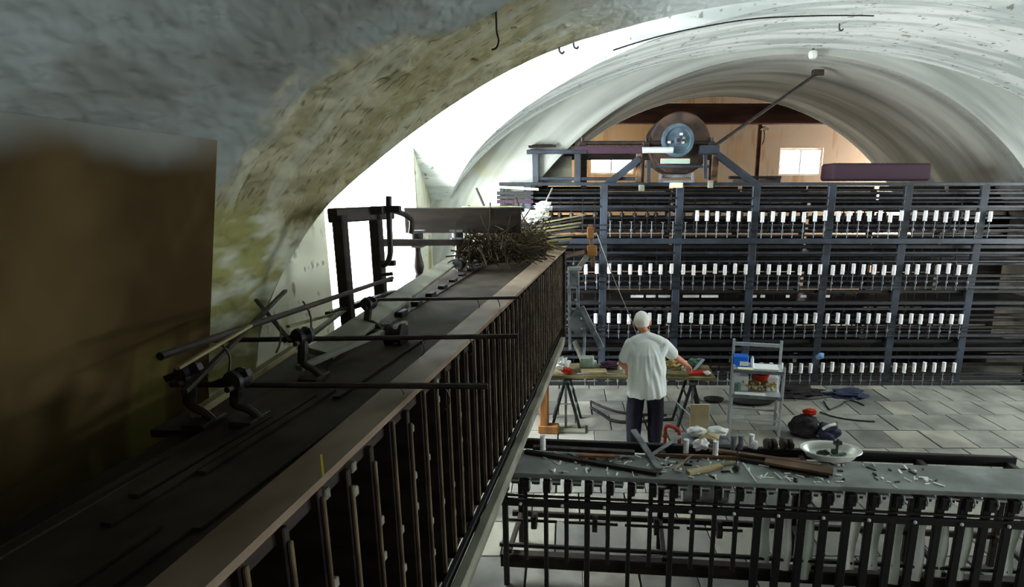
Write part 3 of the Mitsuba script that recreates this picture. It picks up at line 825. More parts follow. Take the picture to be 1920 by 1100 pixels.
# poles and laths lying along the left side
p, q = at(300, 668, 2.05), at(735, 521, 4.9)
solo('long_pole', rod(p, q, 0.015, 8), 'dark_wood', 'long dark pole slanting along the left side of the winding machine', 'pole', smooth=40)
p, q = at(470, 558, 2.9), at(537, 545, 3.1)
for i, (a_, b_, w_, mt, lb) in enumerate([
        ((535, 545, 3.45), (345, 735, 2.0), .022, 'dark_wood', 'dark stick crossing the long pole at a slant, its tip up at the pale wall'),
        ((480, 562, 3.25), (545, 640, 2.7), .018, 'dark_wood', 'short dark stick crossing behind the long pole, leaning the other way'),
        ((333, 690, 1.95), (470, 610, 2.5), .016, 'lath_wood', 'pale thin stick under the left end of the long pole'),
        ((365, 775, 2.2), (548, 655, 3.0), .04, 'lath_wood', 'pale green-grey lath along the left edge of the machine, nearest the viewer'),
        ((530, 668, 2.9), (640, 585, 4.1), .03, 'grey_wood', 'grey lath continuing along the left edge beyond the bearing stand'),
        ((540, 612, 3.35), (650, 582, 4.4), .022, 'lath_wood', 'thin pale lath slanting below the long pole towards the post frame'),
        ((560, 690, 2.75), (760, 605, 3.6), .035, 'grey_wood', 'short grey lath lying in the tray beside the bearing stand')]):
    solo('loose_lath', beam(at(*a_), at(*b_), w_, w_ * 0.7), mt, lb, 'stick')
for i, (a_, b_) in enumerate([((410, 640, 2.3), (424, 712, 2.25)), ((568, 565, 3.3), (578, 640, 3.0)), ((512, 595, 2.9), (518, 660, 2.6))]):
    solo('dangling_wire', tube(curve([at(*a_), (at(*a_) + at(*b_)) / 2 + [0.03, 0, 0], at(*b_)], 8), 0.005, 5), 'rust_iron', ['thin rusty wire dangling between the crossing stick and the near rod', 'thin rusty wire hanging from the middle of the long pole', 'short thin wire hanging left of the big bearing stand'][i], 'wire')

# iron post frame on the far left and what it carries
pf_ = numbered(wm + '__post_frame')
labels[pf_] = {'label': 'dark upright post frame at the left, black against the bright recess'}
pa, pb = m(4.25, -2.0, 0), m(4.82, -1.97, 0)
tz = 3.10
part(pf_, 'post', beam(pa, pa + Z * tz, 0.085, 0.085), 'dark_wood')
part(pf_, 'post', beam(pb, pb + Z * (tz - 0.02), 0.085, 0.085), 'dark_wood')
tb0, tb1 = pa + Z * tz - V * 0.05, at(765, 398, 5.5)
part(pf_, 'top_beam', beam(tb0, pb + Z * tz + V * 0.12, 0.09, 0.10), 'dark_wood')
part(pf_, 'bracket_arm', tube(curve([pb + Z * (tz + 0.03) + V * .1, at(762, 404, 5.15), at(772, 415, 5.2), at(770, 437, 5.2)], 14), 0.022, 8), 'rust_iron', 40)
part(pf_, 'crank_rod', tube(curve([at(729, 368, 4.8), at(730, 420, 4.8), at(732, 470, 4.8), at(726, 492, 4.8), at(716, 497, 4.8)], 18), 0.022, 8), 'iron', 40)
for c_, s_ in (((734, 392, 4.8), (0.14, 0.05, 0.05)), ((727, 493, 4.85), (0.12, 0.05, 0.04)), ((708, 394, 4.75), (0.1, 0.08, 0.06))):
    part(pf_, 'clamp_knob', rbox(at(*c_), s_), 'iron')
for py in (515, 527):
    part(pf_, 'peg', rod(at(715, py, 4.85), at(736, py - 2, 4.85), 0.014, 7), 'iron')
part(pf_, 'lower_bar', beam(at(615, 590, 4.2), at(738, 548, 5.0), 0.05, 0.04), 'dark_wood')
part(pf_, 'cross_bar', beam(at(700, 455, 4.95), at(872, 454, 6.55), 0.05, 0.06), 'dark_wood')
for i, (px, y0, y1, Yd) in enumerate([(783, 434, 520, 6.0), (857, 432, 492, 6.6)]):
    a_, b_ = at(px, y0, Yd), at(px + 3, y1, Yd)
    b_[2] = min(b_[2], 2.43)
    hh = a_[2] - b_[2]
    part(pf_, 'baluster', lathe([(0.05, 0), (0.05, 0.02), (0.035, 0.04), (0.055, 0.25 * hh), (0.028, 0.55 * hh), (0.03, 0.7 * hh), (0.06, 0.78 * hh), (0.06, hh)], 12, origin=b_), 'rust_iron', 40)
    part(pf_, 'clamp', cat(rbox(a_ + [0, -0.02, 0.0], (0.14, 0.1, 0.03)), rbox(a_ + [0, -0.02, -0.11], (0.12, 0.1, 0.08))), 'grey_metal')
h0, h1 = at(758, 393, 6.55), at(978, 440, 6.55)
hood = part(pf_, 'hood_board', rbox((h0 + h1) / 2 + [0, 0, 0.02], (h1[0] - h0[0], 0.035, h0[2] - h1[2]), 0.006), 'dark_wood', label='dark brown board standing across the machine')
part(pf_, 'pale_edge', rbox((np.array([h0[0] * 0.25 + h1[0] * 0.75, h0[1], h0[2] + 0.03])), (0.62, 0.04, 0.014), 0.003), 'cream')

for i, (px, py, Yq, r_) in enumerate([(868, 462, 6.9, .07), (882, 478, 6.7, .06), (862, 494, 6.4, .055), (905, 470, 7.2, .05)]):
    p = at(px, py, Yq)
    k = part(wm, 'gear_head', lathe([(0.02, -0.06), (r_, -0.06), (r_, -0.03), (0.6 * r_, -0.02), (0.6 * r_, 0.02), (r_, 0.03), (r_, 0.06), (0.02, 0.06)], 14, U + V * (0.3 * i - 0.4), p), 'iron', 35)
    part(k, 'pedestal', beam(np.array([p[0], p[1], 2.42]), p, 0.05, 0.05), 'rust_iron')
# heap of twigs, straw and laths on the far end
tw = []
for i in range(520):
    c = m(rng.uniform(6.3, 8.1), rng.uniform(-1.75, -1.02), 2.48 + abs(rng.gauss(0, 0.17)))
    d = np.array([rng.gauss(0, 1), rng.gauss(0, 1), rng.gauss(0.5, 0.8)])
    d = d / np.linalg.norm(d) * rng.uniform(0.12, 0.34)
    p, q = c - d, c + d
    p[2], q[2] = max(p[2], 2.50), max(q[2], 2.50)
    k_ = (p + q) / 2 + [rng.gauss(0, .03), rng.gauss(0, .03), abs(rng.gauss(0, .03))]
    tw.append(tube(curve([p, k_, q], 5), rng.uniform(0.003, 0.010), 4))
solo('twig_pile', cat(tw), 'twig', 'tangled heap of dry twigs on the far end of the winding machine', 'twigs', kind='stuff')
st = []
for i in range(170):
    t = rng.random()
    c = m(7.9 + 1.0 * t, rng.uniform(-1.6, -1.1), 2.44 + rng.random() * (0.02 + 0.26 * t))
    d = V * rng.uniform(0.12, 0.3) + U * rng.gauss(0, .08) + Z * rng.gauss(0, .03)
    p, q = c - d, c + d
    p[2], q[2] = max(p[2], 2.50), max(q[2], 2.50)
    st.append(tube(curve([p, c + [0, 0, .02], q], 4), rng.uniform(0.004, 0.010), 4))
solo('straw_heap', cat(st), 'straw', 'yellow-green straw heaped at the very end of the winding machine under the laths', 'straw', kind='stuff')
for i in range(9):
    t = i / 8
    r_, l_ = at(1062 + 37 * t, 462 - 60 * t, 8.6 + 0.3 * t), at(945 + 70 * t, 470 - 52 * t, 8.75 + 0.28 * t)
    solo('heap_lath', beam(l_, r_, 0.13, 0.022), ['straw_lath', 'tray_wood', 'straw_lath'][i % 3], f'thin dusty lath across the far end of the winding machine, {ORD[i]} from the viewer', 'lath', 'laths stacked across the far end of the winding machine')
for i, (a_, b_, r, mt, lb) in enumerate([((893, 353, 7.3), (948, 478, 7.0), .014, 'dark_wood', 'long dark stick standing up out of the twig heap'),
                                         ((1036, 352, 8.7), (1017, 392, 8.6), .012, 'grey_wood', 'short pale stick poking up by the white cloth'),
                                         ((880, 385, 7.3), (878, 430, 7.2), .010, 'twig', 'thin twig upright before the hood board, left of the long dark stick'),
                                         ((1020, 395, 8.5), (1016, 445, 8.4), .010, 'twig', 'thin twig upright in the straw below the white cloth')]):
    solo('upright_stick', rod(at(*a_), at(*b_), r, 6), mt, lb, 'stick')
solo('white_cloth', blob(at(1000, 405, 8.5), (0.17, 0.12, 0.09), 3, 0.9, 2.5), 'cloth_white', 'crumpled white cloth on the heap at the far end of the machine', 'cloth', smooth=35)
solo('white_rag', blob(at(1018, 388, 8.6), (0.10, 0.08, 0.07), 9, 1.0, 3.0), 'paper_white', 'smaller white rag on top, beside the crumpled white cloth', 'cloth', smooth=35)
part(rack, 'side_rail', beam(at(915, 349, 9.95), at(1010, 355, 9.95), 0.04, 0.04), 'cream', label='pale rail at the left end')
for i in range(3):
    part(rack, 'side_slat', beam(at(932, 362 + 8 * i, 10.02), at(1000, 362 + 8 * i, 10.02), 0.03, 0.05), 'maroon' if i == 2 else 'iron')

# linkage hanging at the machine's far end
lk = thing('drive_linkage', 'grey iron lever linkage with a blade plate at the far end of the winding machine', 'linkage')
Yd = 9.3
part(lk, 'upright', beam(at(1067, 500, Yd), at(1069, 655, Yd), 0.05, 0.05), 'grey_metal')
part(lk, 'upright', beam(at(1083, 500, Yd), at(1084, 590, Yd), 0.06, 0.05), 'grey_metal')
part(lk, 'joint_block', rbox(at(1076, 518, Yd - .04), (0.16, 0.12, 0.28)), 'grey_metal')
part(lk, 'joint_block', rbox(at(1078, 503, Yd - .06), (0.2, 0.1, 0.05)), 'zinc')
c = at(1083, 603, Yd - .05)
pl = Polygon([(-0.16, -0.04), (-0.02, 0.24), (0.10, 0.22), (0.20, -0.05), (0.12, -0.26), (-0.04, -0.2)])
part(lk, 'blade_plate', polyx(pl, 0.03, lambda x, z, d: (c[0] + x, c[1] + d, c[2] + z)), 'grey_metal')
part(lk, 'lever', beam(at(1090, 575, Yd - .1), at(1128, 652, Yd - .1), 0.05, 0.09), 'grey_metal')
part(lk, 'lever', beam(at(1110, 468, Yd), at(1081, 508, Yd), 0.05, 0.08), 'grey_wood')
part(lk, 'lever', beam(at(1077, 640, Yd - .1), at(1093, 676, Yd - .3), 0.05, 0.08), 'grey_wood')
part(lk, 'pull_rod', rod(at(1097, 610, Yd), at(1094, 695, Yd - .5), 0.025, 7), 'grey_metal')
part(lk, 'hanger', beam(m(8.95, -0.86, at(1060, 480, 9.0)[2]), at(1100, 471, Yd), 0.06, 0.06), 'brown_wood')
part(lk, 'wood_block', rbox(at(1110, 470, Yd - .02), (0.15, 0.12, 0.16)), 'orange_wood')
part(lk, 'wood_block', rbox(at(1107, 436, Yd), (0.10, 0.10, 0.17)), 'orange_wood')
part(lk, 'wood_post', beam(at(1107, 420, Yd), at(1112, 500, Yd), 0.06, 0.06), 'brown_wood')
for px, py in ((1062, 588), (1064, 598), (1090, 597), (1091, 616), (1080, 562)):
    part(lk, 'bolt_head', rod(at(px, py, Yd - .12), at(px, py, Yd - .04), 0.02, 7), 'zinc')
solo('taut_string', tube(curve([at(1120, 440, 9.9), at(1150, 520, 9.3), at(1186, 606, 8.7), at(1215, 690, 8.3)], 24), 0.006, 5), 'grey_wood', 'taut pale cord running down from the rack behind the man', 'cord')

# ------------------------------------------------------------------ low bench machine on the right
bm = thing('reel_bench', 'low dark reeling bench with a grey top strewn with parts, across the lower right', 'machine')
VB0, VB1, BZ = -0.98, 3.4, 1.05
part(bm, 'bench_top', beam(m(4.73, VB0, BZ - 0.02), m(4.73, VB1, BZ - 0.02), 0.46, 0.04, ch=0.006), 'bench_grey')
part(bm, 'back_rail', beam(m(5.21, VB0, BZ - 0.05), m(5.21, VB1, BZ - 0.05), 0.05, 0.09), 'iron')
part(bm, 'back_rail', beam(m(5.12, VB0, BZ - 0.10), m(5.12, VB1, BZ - 0.10), 0.04, 0.03), 'rust_iron')
part(bm, 'front_rail', beam(m(4.49, VB0, 0.80), m(4.49, VB1, 0.80), 0.035, 0.06), 'iron')
part(bm, 'front_rail', beam(m(4.50, VB0, 0.855), m(4.50, VB1, 0.855), 0.02, 0.016), 'rust_iron')
part(bm, 'lower_rail', beam(m(4.56, VB0, 0.36), m(4.56, VB1, 0.36), 0.03, 0.03), 'iron')
part(bm, 'lower_rail', beam(m(5.18, VB0, 0.30), m(5.18, VB1, 0.30), 0.04, 0.05), 'dark_wood')
part(bm, 'bed_beam', beam(m(4.62, VB0, 0.19), m(4.62, VB1, 0.19), 0.10, 0.12), 'dark_wood')
for i in range(26):
    v = VB0 + 0.06 + i * 0.17
    if v > VB1:
        break
    wide = v > 1.0
    full = i % 2 == 0 or wide
    w_ = 0.06 if wide else (0.034 if i % 4 else 0.045)
    part(bm, 'leg' if full else 'upright', beam(m(4.53, v, 0.0 if full else 0.25), m(4.53, v, BZ - 0.05), 0.04, w_, up=V), 'iron')
    part(bm, 'spindle_block', mbox(4.51, v + 0.012, 0.945, 0.06, 0.06, 0.10), 'iron')
    part(bm, 'cap_plate', mbox(4.53, v + 0.083, 0.985, 0.06, 0.075, 0.014), 'zinc')
    part(bm, 'cap_plate', mbox(4.56, v + 0.083, 0.955, 0.012, 0.065, 0.05), 'grey_metal')
    part(bm, 'hook', tube([m(4.49, v + 0.045, 1.0), m(4.47, v + 0.045, 0.97), m(4.48, v + 0.045, 0.93)], 0.008, 5), 'zinc')
    if i % 2:
        part(bm, 'knob', lathe([(0.004, 0), (0.014, 0.004), (0.014, 0.014), (0.004, 0.02)], 8, -U, m(4.47, v - 0.03, 0.80)), 'bobbin_white')
    if not wide and i % 3 == 1:
        part(bm, 'pulley', lathe([(0.01, -0.02), (0.07, -0.02), (0.07, 0.02), (0.01, 0.02)], 14, V, m(4.62, v + 0.06, 0.56)), 'rust_iron')
        part(bm, 'pulley_rod', rod(m(4.62, v - 0.2, 0.56), m(4.62, v + 0.25, 0.56), 0.012, 6), 'rust_iron')
for v in (VB0 + 0.08, 0.4, 1.6, 2.6, VB1 - 0.06):
    part(bm, 'back_leg', beam(m(5.19, v, 0), m(5.19, v, BZ - 0.08), 0.05, 0.05), 'dark_wood')
    part(bm, 'cross_tie', beam(m(4.5, v, BZ - 0.065), m(5.2, v, BZ - 0.065), 0.05, 0.04), 'dark_wood')
    part(bm, 'cross_tie', beam(m(4.55, v, 0.3), m(5.2, v, 0.3), 0.04, 0.04), 'dark_wood')
# pale strips of cloth hanging in its right half
ns_ = -1
for i in range(12):
    v = 1.10 + i * 0.17
    if i % 7 == 3:
        continue
    h = rng.uniform(0.45, 0.62)
    ns_ += 1
    n_, PT = 10, []
    for a_ in np.linspace(0, 1, n_):
        PT.append([m(4.545 + 0.006 * math.sin(b_ * 5 + i) + 0.006 * math.sin(a_ * 7 + i), v + 0.085 + (b_ - 0.5) * (0.09 - 0.02 * math.sin(a_ * 5 + i)), 0.78 - a_ * h) for b_ in np.linspace(0, 1, 6)])
    g_ = grid(np.array(PT))
    solo('hanging_strip', g_, ['veil_cloth', 'cloth_white', 'veil_cloth'][i % 3], f'limp pale cloth strip hanging between the wide bench uprights, {ORD[ns_]} from the left', 'cloth strip', 'cloth strips hanging in the low bench', smooth=True)

# things lying on the bench
B = BZ + 0.001


def lay(a, b, w, h, z=0.0):
    p, q = flat(a[0], a[1], B + z + h / 2), flat(b[0], b[1], B + z + h / 2)
    return beam(p, q, w, h)


for a_, b_, w_, h_, z_, mt, nm, lb in [
        ((985, 846), (1232, 887), .05, .03, 0, 'dark_wood', 'bench_plank', 'dark plank slanting over the left half of the grey bench top'),
        ((1000, 838), (1190, 848), .06, .03, .031, 'rust_iron', 'bench_bar', 'dark bar lying on the slanting plank at the left of the bench'),
        ((1085, 853), (1152, 855), .05, .02, .031, 'orange_wood', 'thin_batten', 'short orange-brown slat on the bench left of the grey diagonal board'),
        ((1215, 852), (1500, 862), .03, .03, .0, 'brown_wood', 'bench_plank', 'long thin brown batten lying along the middle of the bench'),
        ((1330, 842), (1540, 872), .05, .025, .031, 'brown_wood', 'bench_plank', 'long brown batten slanting towards the oval basin'),
        ((1390, 858), (1555, 888), .10, .03, .0, 'dark_wood', 'bench_board', 'broad dark brown board with a worn edge below the oval basin'),
        ((1435, 862), (1562, 884), .13, .02, .032, 'brown_wood', 'bench_board', 'brown board with pale patches on the dark board below the oval basin'),
        ((1290, 886), (1352, 873), .06, .03, 0, 'cardboard', 'pale_offcut', 'pale tapering wood offcut at the front edge of the bench'),
        ((1352, 872), (1384, 866), .03, .02, 0, 'lath_wood', 'thin_batten', 'narrow greenish slat right of the pale offcut'),
        ((1393, 868), (1418, 904), .014, .014, 0, 'bright_steel', 'steel_rod', 'shiny steel rod pointing at the viewer, middle of the bench'),
        ((1452, 886), (1466, 898), .014, .014, 0, 'bright_steel', 'steel_rod', 'short shiny steel rod near the front edge right of the longer one'),
        ((1262, 880), (1298, 852), .014, .014, .031, 'lath_wood', 'thin_stick', 'thin pale stick slanting left of the pale offcut')]:
    solo(nm, lay(a_, b_, w_, h_, z_), mt, lb, 'rod' if 'rod' in nm else 'board')
p, q = flat(1236, 880, B + 0.03), at(1188, 806, 5.25)
solo('diagonal_board', beam(p, q, 0.055, 0.02), 'grey_metal', 'grey flat bar propped up diagonally in front of the man', 'bar')
p, q = flat(1222, 852, B + 0.05), at(1275, 818, 5.3)
solo('diagonal_lath', beam(p, q, 0.03, 0.02), 'grey_metal', 'grey lath leaning the other way, right of the diagonal flat bar', 'lath')
fat_bob = P(lathe([(0.012, 0), (0.026, 0), (0.026, 0.008), (0.022, 0.012), (0.025, 0.06), (0.022, 0.11), (0.025, 0.114), (0.025, 0.122), (0.008, 0.122)], 12), 'bobbin_white', 40)
for i, (px, py, lb) in enumerate([(1018, 842, 'white bobbin standing alone at the left end of the bench'), (1286, 848, 'white bobbin standing on the bench left of the white cup pile'), (1341, 852, 'white bobbin standing on the bench middle, right of the white rags'),
                                  (1408, 838, 'white bobbin standing on the bench beside the white ball')]):
    zz = 0.062 if i == 0 else (0.031 if i == 2 else 0.001)
    p = flat(px, py, B + zz)
    solo('loose_bobbin', copy(fat_bob, move(p)), None, lb, 'bobbin')
solo('white_rag', rest(blob(flat(1312, 845, B), (0.06, 0.05, 0.05), 4, 0.8, 2.0), B), 'bobbin_white', 'bright white rag on the bench between two white bobbins', 'rag', smooth=35)
solo('white_ball', rest(blob(flat(1414, 842, B), (0.035, 0.035, 0.04), 5, 0.3, 2.0), B), 'bobbin_white', 'white ball of yarn on the bench by a bobbin', 'yarn', smooth=35)
for i, (px, lb) in enumerate([(1374, 'grey steel tube standing on the bench before the shelf, left one'), (1388, 'grey steel tube standing on the bench before the shelf, right one')]):
    p = flat(px, 842, B)
    solo('steel_tube', lathe([(0.018, 0), (0.022, 0.002), (0.022, 0.10), (0.026, 0.105), (0.026, 0.13), (0.012, 0.13)], 12, origin=p), 'grey_metal', lb, 'tube')
p = flat(1380, 884, B)
k = thing('spindle_stand', 'thin rusty spindle on a lumpy foot standing at the front of the bench', 'spindle')
part(k, 'foot', rest(blob(p, (0.03, 0.03, 0.025), 6, 0.5), B), 'rust_iron', 35)
part(k, 'spindle', rod(p + Z * 0.03, p + Z * 0.24, 0.006, 6), 'rust_iron')
part(k, 'collar', lathe([(0.006, 0), (0.014, 0.01), (0.014, 0.03), (0.006, 0.04)], 10, origin=p + Z * 0.05), 'grey_metal')
for i, px in enumerate((1438, 1449, 1468, 1480)):
    p = flat(px, 842, B)
    solo('gear_wheel', lathe([(0.01, -0.02), (0.045, -0.02), (0.05, -0.01), (0.05, 0.01), (0.045, 0.02), (0.01, 0.02)], 14, U * 0.3 + V, p + Z * 0.052), 'rust_iron',
         ['small dark wheel standing on the bench right of the white ball', 'second small dark wheel from the white ball', 'third small dark wheel from the white ball', 'small dark wheel touching the oval basin side'][i], 'wheel')
lt = []
for i in range(190):
    u, v = rng.uniform(4.54, 4.92), rng.uniform(VB0 + 0.3, 2.5)
    sz = (rng.uniform(.006, .02), rng.uniform(.015, .09), rng.uniform(.004, .014))
    q_ = rng.uniform(0, 3.14)
    lt.append(rbox(m(u, v, B + sz[2] / 2), sz, None, np.array([[math.cos(q_), math.sin(q_), 0], [-math.sin(q_), math.cos(q_), 0], [0, 0, 1.0]])))
solo('scrap_litter', cat(lt[:110]), 'paper_white', 'litter of small pale scraps strewn over the grey bench top', 'scraps', kind='stuff')
solo('metal_litter', cat(lt[110:165]), 'rust_iron', 'litter of small rusty metal bits strewn over the grey bench top', 'scraps', kind='stuff')
# oval basin with scraps
p = flat(1556, 858, B)
t_ = np.arange(40) * 2 * math.pi / 40
rings = [(0.16, 0.10, 0.0), (0.20, 0.13, 0.02), (0.235, 0.16, 0.075), (0.255, 0.178, 0.08), (0.25, 0.172, 0.088), (0.222, 0.15, 0.08), (0.185, 0.12, 0.03), (0.15, 0.09, 0.015)]
PT = np.array([[p + V * (a_ * math.cos(x)) + U * (b_ * math.sin(x)) + Z * z_ for x in np.append(t_, t_[0])] for a_, b_, z_ in rings])
bas = grid(PT)
nb = len(bas.vertices)
bot = tm(np.vstack([PT[0][:-1], PT[-1][:-1]]), [[0, i + 1, i] for i in range(1, 39)] + [[40, 40 + i, 41 + i] for i in range(1, 39)])
bk = thing('oval_basin', 'white enamel oval basin with scraps in it at the right of the bench', 'basin')
part(bk, 'bowl', cat(bas, bot), 'enamel', 30)
q = p + Z * 0.033
solo('basin_scrap', rest(blob(q - V * 0.06, (0.05, 0.03, 0.02), 11, 0.7), p[2] + 0.018), 'cable_black', 'black scrap lying in the oval basin', 'scrap', smooth=35)
solo('basin_tool', beam(q + V * 0.0 - U * 0.03, q + V * 0.13 + U * 0.03, 0.03, 0.018), 'green_paint', 'dull green tool lying in the oval basin', 'tool')
k = thing('basin_clamp', 'dark upright clamp standing in the oval basin', 'clamp')
part(k, 'stem', rod(p + V * 0.05 + Z * 0.017, p + V * 0.05 + Z * 0.17, 0.012, 8), 'iron')
part(k, 'jaw', cat(rbox(p + V * 0.05 + Z * 0.14, (0.07, 0.03, 0.03)), rbox(p + V * 0.03 + Z * 0.06, (0.05, 0.03, 0.04))), 'iron')

solo('blue_rag', blob(at(1538, 667, 9.93), (0.06, 0.03, 0.055), 71, 0.7, 2.2), 'rag_blue', 'small light blue rag caught on the rack at the right, above the lowest bobbins', 'rag', smooth=35)

# ------------------------------------------------------------------ work table on two trestles
t0, t1 = flat(1030, 704, 0.80), flat(1342, 708, 0.80)
tc = (t0 + t1) / 2
TW, TD, TZ = 2.25, 0.62, 0.80
tx = np.array([math.cos(-0.05), math.sin(-0.05), 0])
ty = np.array([-tx[1], tx[0], 0])
TAX = np.array([tx, ty, Z])
tcen = tc + ty * TD / 2


def tb(x, y, z=0.0):
    """A point on the table: x from its middle to the right, y from its near edge."""
    p = tc + tx * x + ty * y
    p[2] = TZ + z
    return p


wt = thing('work_table', 'long board work table strewn with parts in front of the man', 'table')
part(wt, 'table_top', rbox(tcen + Z * (TZ - 0.02 - tcen[2]), (TW, TD, 0.04), 0.005, TAX), 'lath_wood')
part(wt, 'apron_board', rbox(tb(0, TD - 0.12, -0.12), (TW * 0.96, 0.03, 0.15), 0.004, TAX), 'dark_wood')
part(wt, 'cross_batten', rbox(tb(-0.85, TD / 2, -0.06), (0.07, TD * 0.9, 0.04), 0.004, TAX), 'dark_wood')
part(wt, 'cross_batten', rbox(tb(0.86, TD / 2, -0.06), (0.07, TD * 0.9, 0.04), 0.004, TAX), 'dark_wood')
for i, (xx, lb) in enumerate([(-0.9, 'dark folding trestle under the left end of the work table'), (0.83, 'dark folding trestle under the right end of the work table')]):
    k = thing('trestle', lb, 'trestle')
    topa, topb = tb(xx, 0.05, -0.107), tb(xx, TD - 0.16, -0.107)
    part(k, 'head_beam', beam(topa, topb, 0.06, 0.05), 'green_paint')
    for s_ in (-1, 1):
        for (e_, f_) in ((topa, -0.02), (topb, 0.02)):
            ft = e_ + tx * s_ * 0.20 + ty * f_
            ft[2] = 0.008
            part(k, 'leg', beam(e_ - Z * 0.02 + tx * s_ * 0.02, ft, 0.042, 0.035), 'cable_black')
        for hh in (0.25, 0.5):
            pa_, pb_ = topa + tx * s_ * (0.02 + 0.18 * (1 - hh / 0.7)), topb + tx * s_ * (0.02 + 0.18 * (1 - hh / 0.7))
            pa_[2] = pb_[2] = hh
            part(k, 'stretcher', beam(pa_, pb_, 0.025, 0.025), 'green_paint')
    pa_ = topa - Z * 0.03
    part(k, 'middle_post', beam(pa_, pa_ - Z * 0.62, 0.045, 0.03), 'grey_metal')
    part(k, 'catch_plate', rbox(pa_ - Z * 0.28 - ty * 0.02, (0.17, 0.012, 0.02), None, TAX), 'zinc')
solo('foot_board', rbox(tb(-0.9, 0.05, -0.78), (0.55, 0.3, 0.03), 0.004, TAX), 'grey_wood', 'pale board on the floor under the left trestle', 'board')


def tput(name, kind, x, y, size, mat, lb, cat_, seed=1, rz=0.0, z=0.0, smooth=False):
    p = tb(x, y)
    if kind == 'box':
        c_, s_ = math.cos(rz), math.sin(rz)
        ax = np.array([tx * c_ + ty * s_, ty * c_ - tx * s_, Z])
        ms = rbox(p + Z * (size[2] / 2 + 0.001 + z), size, None, ax)
    elif kind == 'blob':
        ms = rest(blob(p, size, seed, 0.7, 2.4), TZ + 0.001 + z)
    elif kind == 'bottle':
        r_, h_ = size
        ms = lathe([(0.3 * r_, 0), (r_, 0.002), (r_, 0.7 * h_), (0.35 * r_, 0.84 * h_), (0.35 * r_, h_), (0.2 * r_, h_)], 14, origin=p + Z * (0.001 + z))
    elif kind == 'bowl':
        r_, h_ = size
        ms = lathe([(0.5 * r_, 0), (0.8 * r_, 0.3 * h_), (r_, h_), (0.93 * r_, h_), (0.7 * r_, 0.35 * h_), (0.4 * r_, 0.12 * h_)], 18, origin=p + Z * (0.001 + z))
    else:
        q_ = p + tx * size[0] * math.cos(rz) + ty * size[0] * math.sin(rz)
        ms = rod(p + Z * (size[1] + 0.001 + z), q_ + Z * (size[1] + 0.001 + z), size[1], 8)
    return solo(name, ms, mat, lb, cat_, smooth=35 if kind in ('blob', 'bottle', 'bowl') else False)


for a_ in [
        ('plastic_bag', 'blob', -0.98, 0.22, (0.13, 0.12, 0.09), 'cloth_white', 'crumpled white plastic bag at the left end of the work table', 'bag', 21),
        ('red_rag', 'blob', -0.88, 0.07, (0.07, 0.05, 0.035), 'cloth_red', 'small red rag before the white plastic bag on the table', 'rag', 22),
        ('carton', 'box', -0.62, 0.42, (0.2, 0.14, 0.16), 'pale_green', 'pale green-white carton on the table, left of the man', 'box'),
        ('small_box', 'box', -0.52, 0.44, (0.07, 0.07, 0.10), 'box_white', 'small white box beside the pale green carton', 'box', 1, 0.3),
        ('wood_tray', 'box', -0.52, 0.17, (0.36, 0.18, 0.03), 'cardboard', 'shallow tan tray at the near edge of the table, left of the man', 'tray', 1, 0.1),
        ('metal_can', 'bottle', -0.16, 0.35, (0.04, 0.12), 'box_white', 'short white can on the table close to the left of the man', 'can'),
        ('maroon_cloth', 'blob', -0.30, 0.36, (0.13, 0.09, 0.05), 'maroon', 'dark maroon cloth on the table between the carton and the man', 'cloth', 24),
        ('pink_bundle', 'blob', -0.02, 0.40, (0.10, 0.08, 0.06), 'cloth_white', 'pale bundle on the table just behind the left arm of the man', 'bundle', 25),
        ('brass_tray', 'box', 0.62, 0.12, (0.3, 0.18, 0.035), 'lath_wood', 'shallow wooden tray on the table at the right hand of the man', 'tray', 1, -0.1),
        ('parts_heap', 'blob', 0.62, 0.36, (0.14, 0.10, 0.07), 'brass', 'heap of dull brass parts on the table right of the man', 'heap', 27),
        ('glass_jar', 'bottle', 0.72, 0.24, (0.035, 0.11), 'pale_green', 'pale jar on the table between the brass heap and the red tray', 'jar'),
        ('green_cloth', 'blob', 0.90, 0.45, (0.11, 0.07, 0.06), 'green_paint', 'green cloth at the back of the table on the right', 'cloth', 28),
        ('red_tray', 'box', 0.92, 0.16, (0.28, 0.16, 0.04), 'cloth_red', 'dark red shallow box at the right end of the table', 'box', 1, 0.12),
        ('pink_cloth', 'blob', 1.02, 0.10, (0.05, 0.04, 0.03), 'cloth_white', 'small pale cloth at the very right end of the table', 'cloth', 29)]:
    tput(*a_)
solo('paint_scraper', beam(tb(0.86, 0.25, 0.02), tb(1.02, 0.42, 0.14), 0.04, 0.02), 'zinc', 'pale metal scraper propped up at the right end of the table', 'tool')
solo('white_tool', beam(tb(1.0, 0.52, 0.12), tb(0.84, 0.5, 0.08), 0.03, 0.02), 'zinc', 'second pale metal bar behind the scraper at the right end', 'tool')
for i, (x, y, l_, rz, lb) in enumerate([(-0.75, 0.05, 0.2, 0.2, 'thin steel bar on the near edge of the table at the left'), (-0.35, 0.08, 0.16, -0.1, 'thin steel bar before the maroon cloth on the table'), (0.5, 0.28, 0.14, 0.5, 'thin steel bar beside the brass heap')]):
    tput('steel_bar', 'rod', x, y, (l_, 0.012), 'bright_steel', lb, 'bar', 1, rz)
k = solo('table_mug', lathe([(0.03, 0), (0.04, 0.003), (0.04, 0.09), (0.035, 0.09), (0.034, 0.01), (0.0, 0.008)], 16, origin=tb(-0.08, 0.14, 0.001)), 'enamel', 'white enamel mug on the table at the left elbow of the man', 'mug', smooth=40)

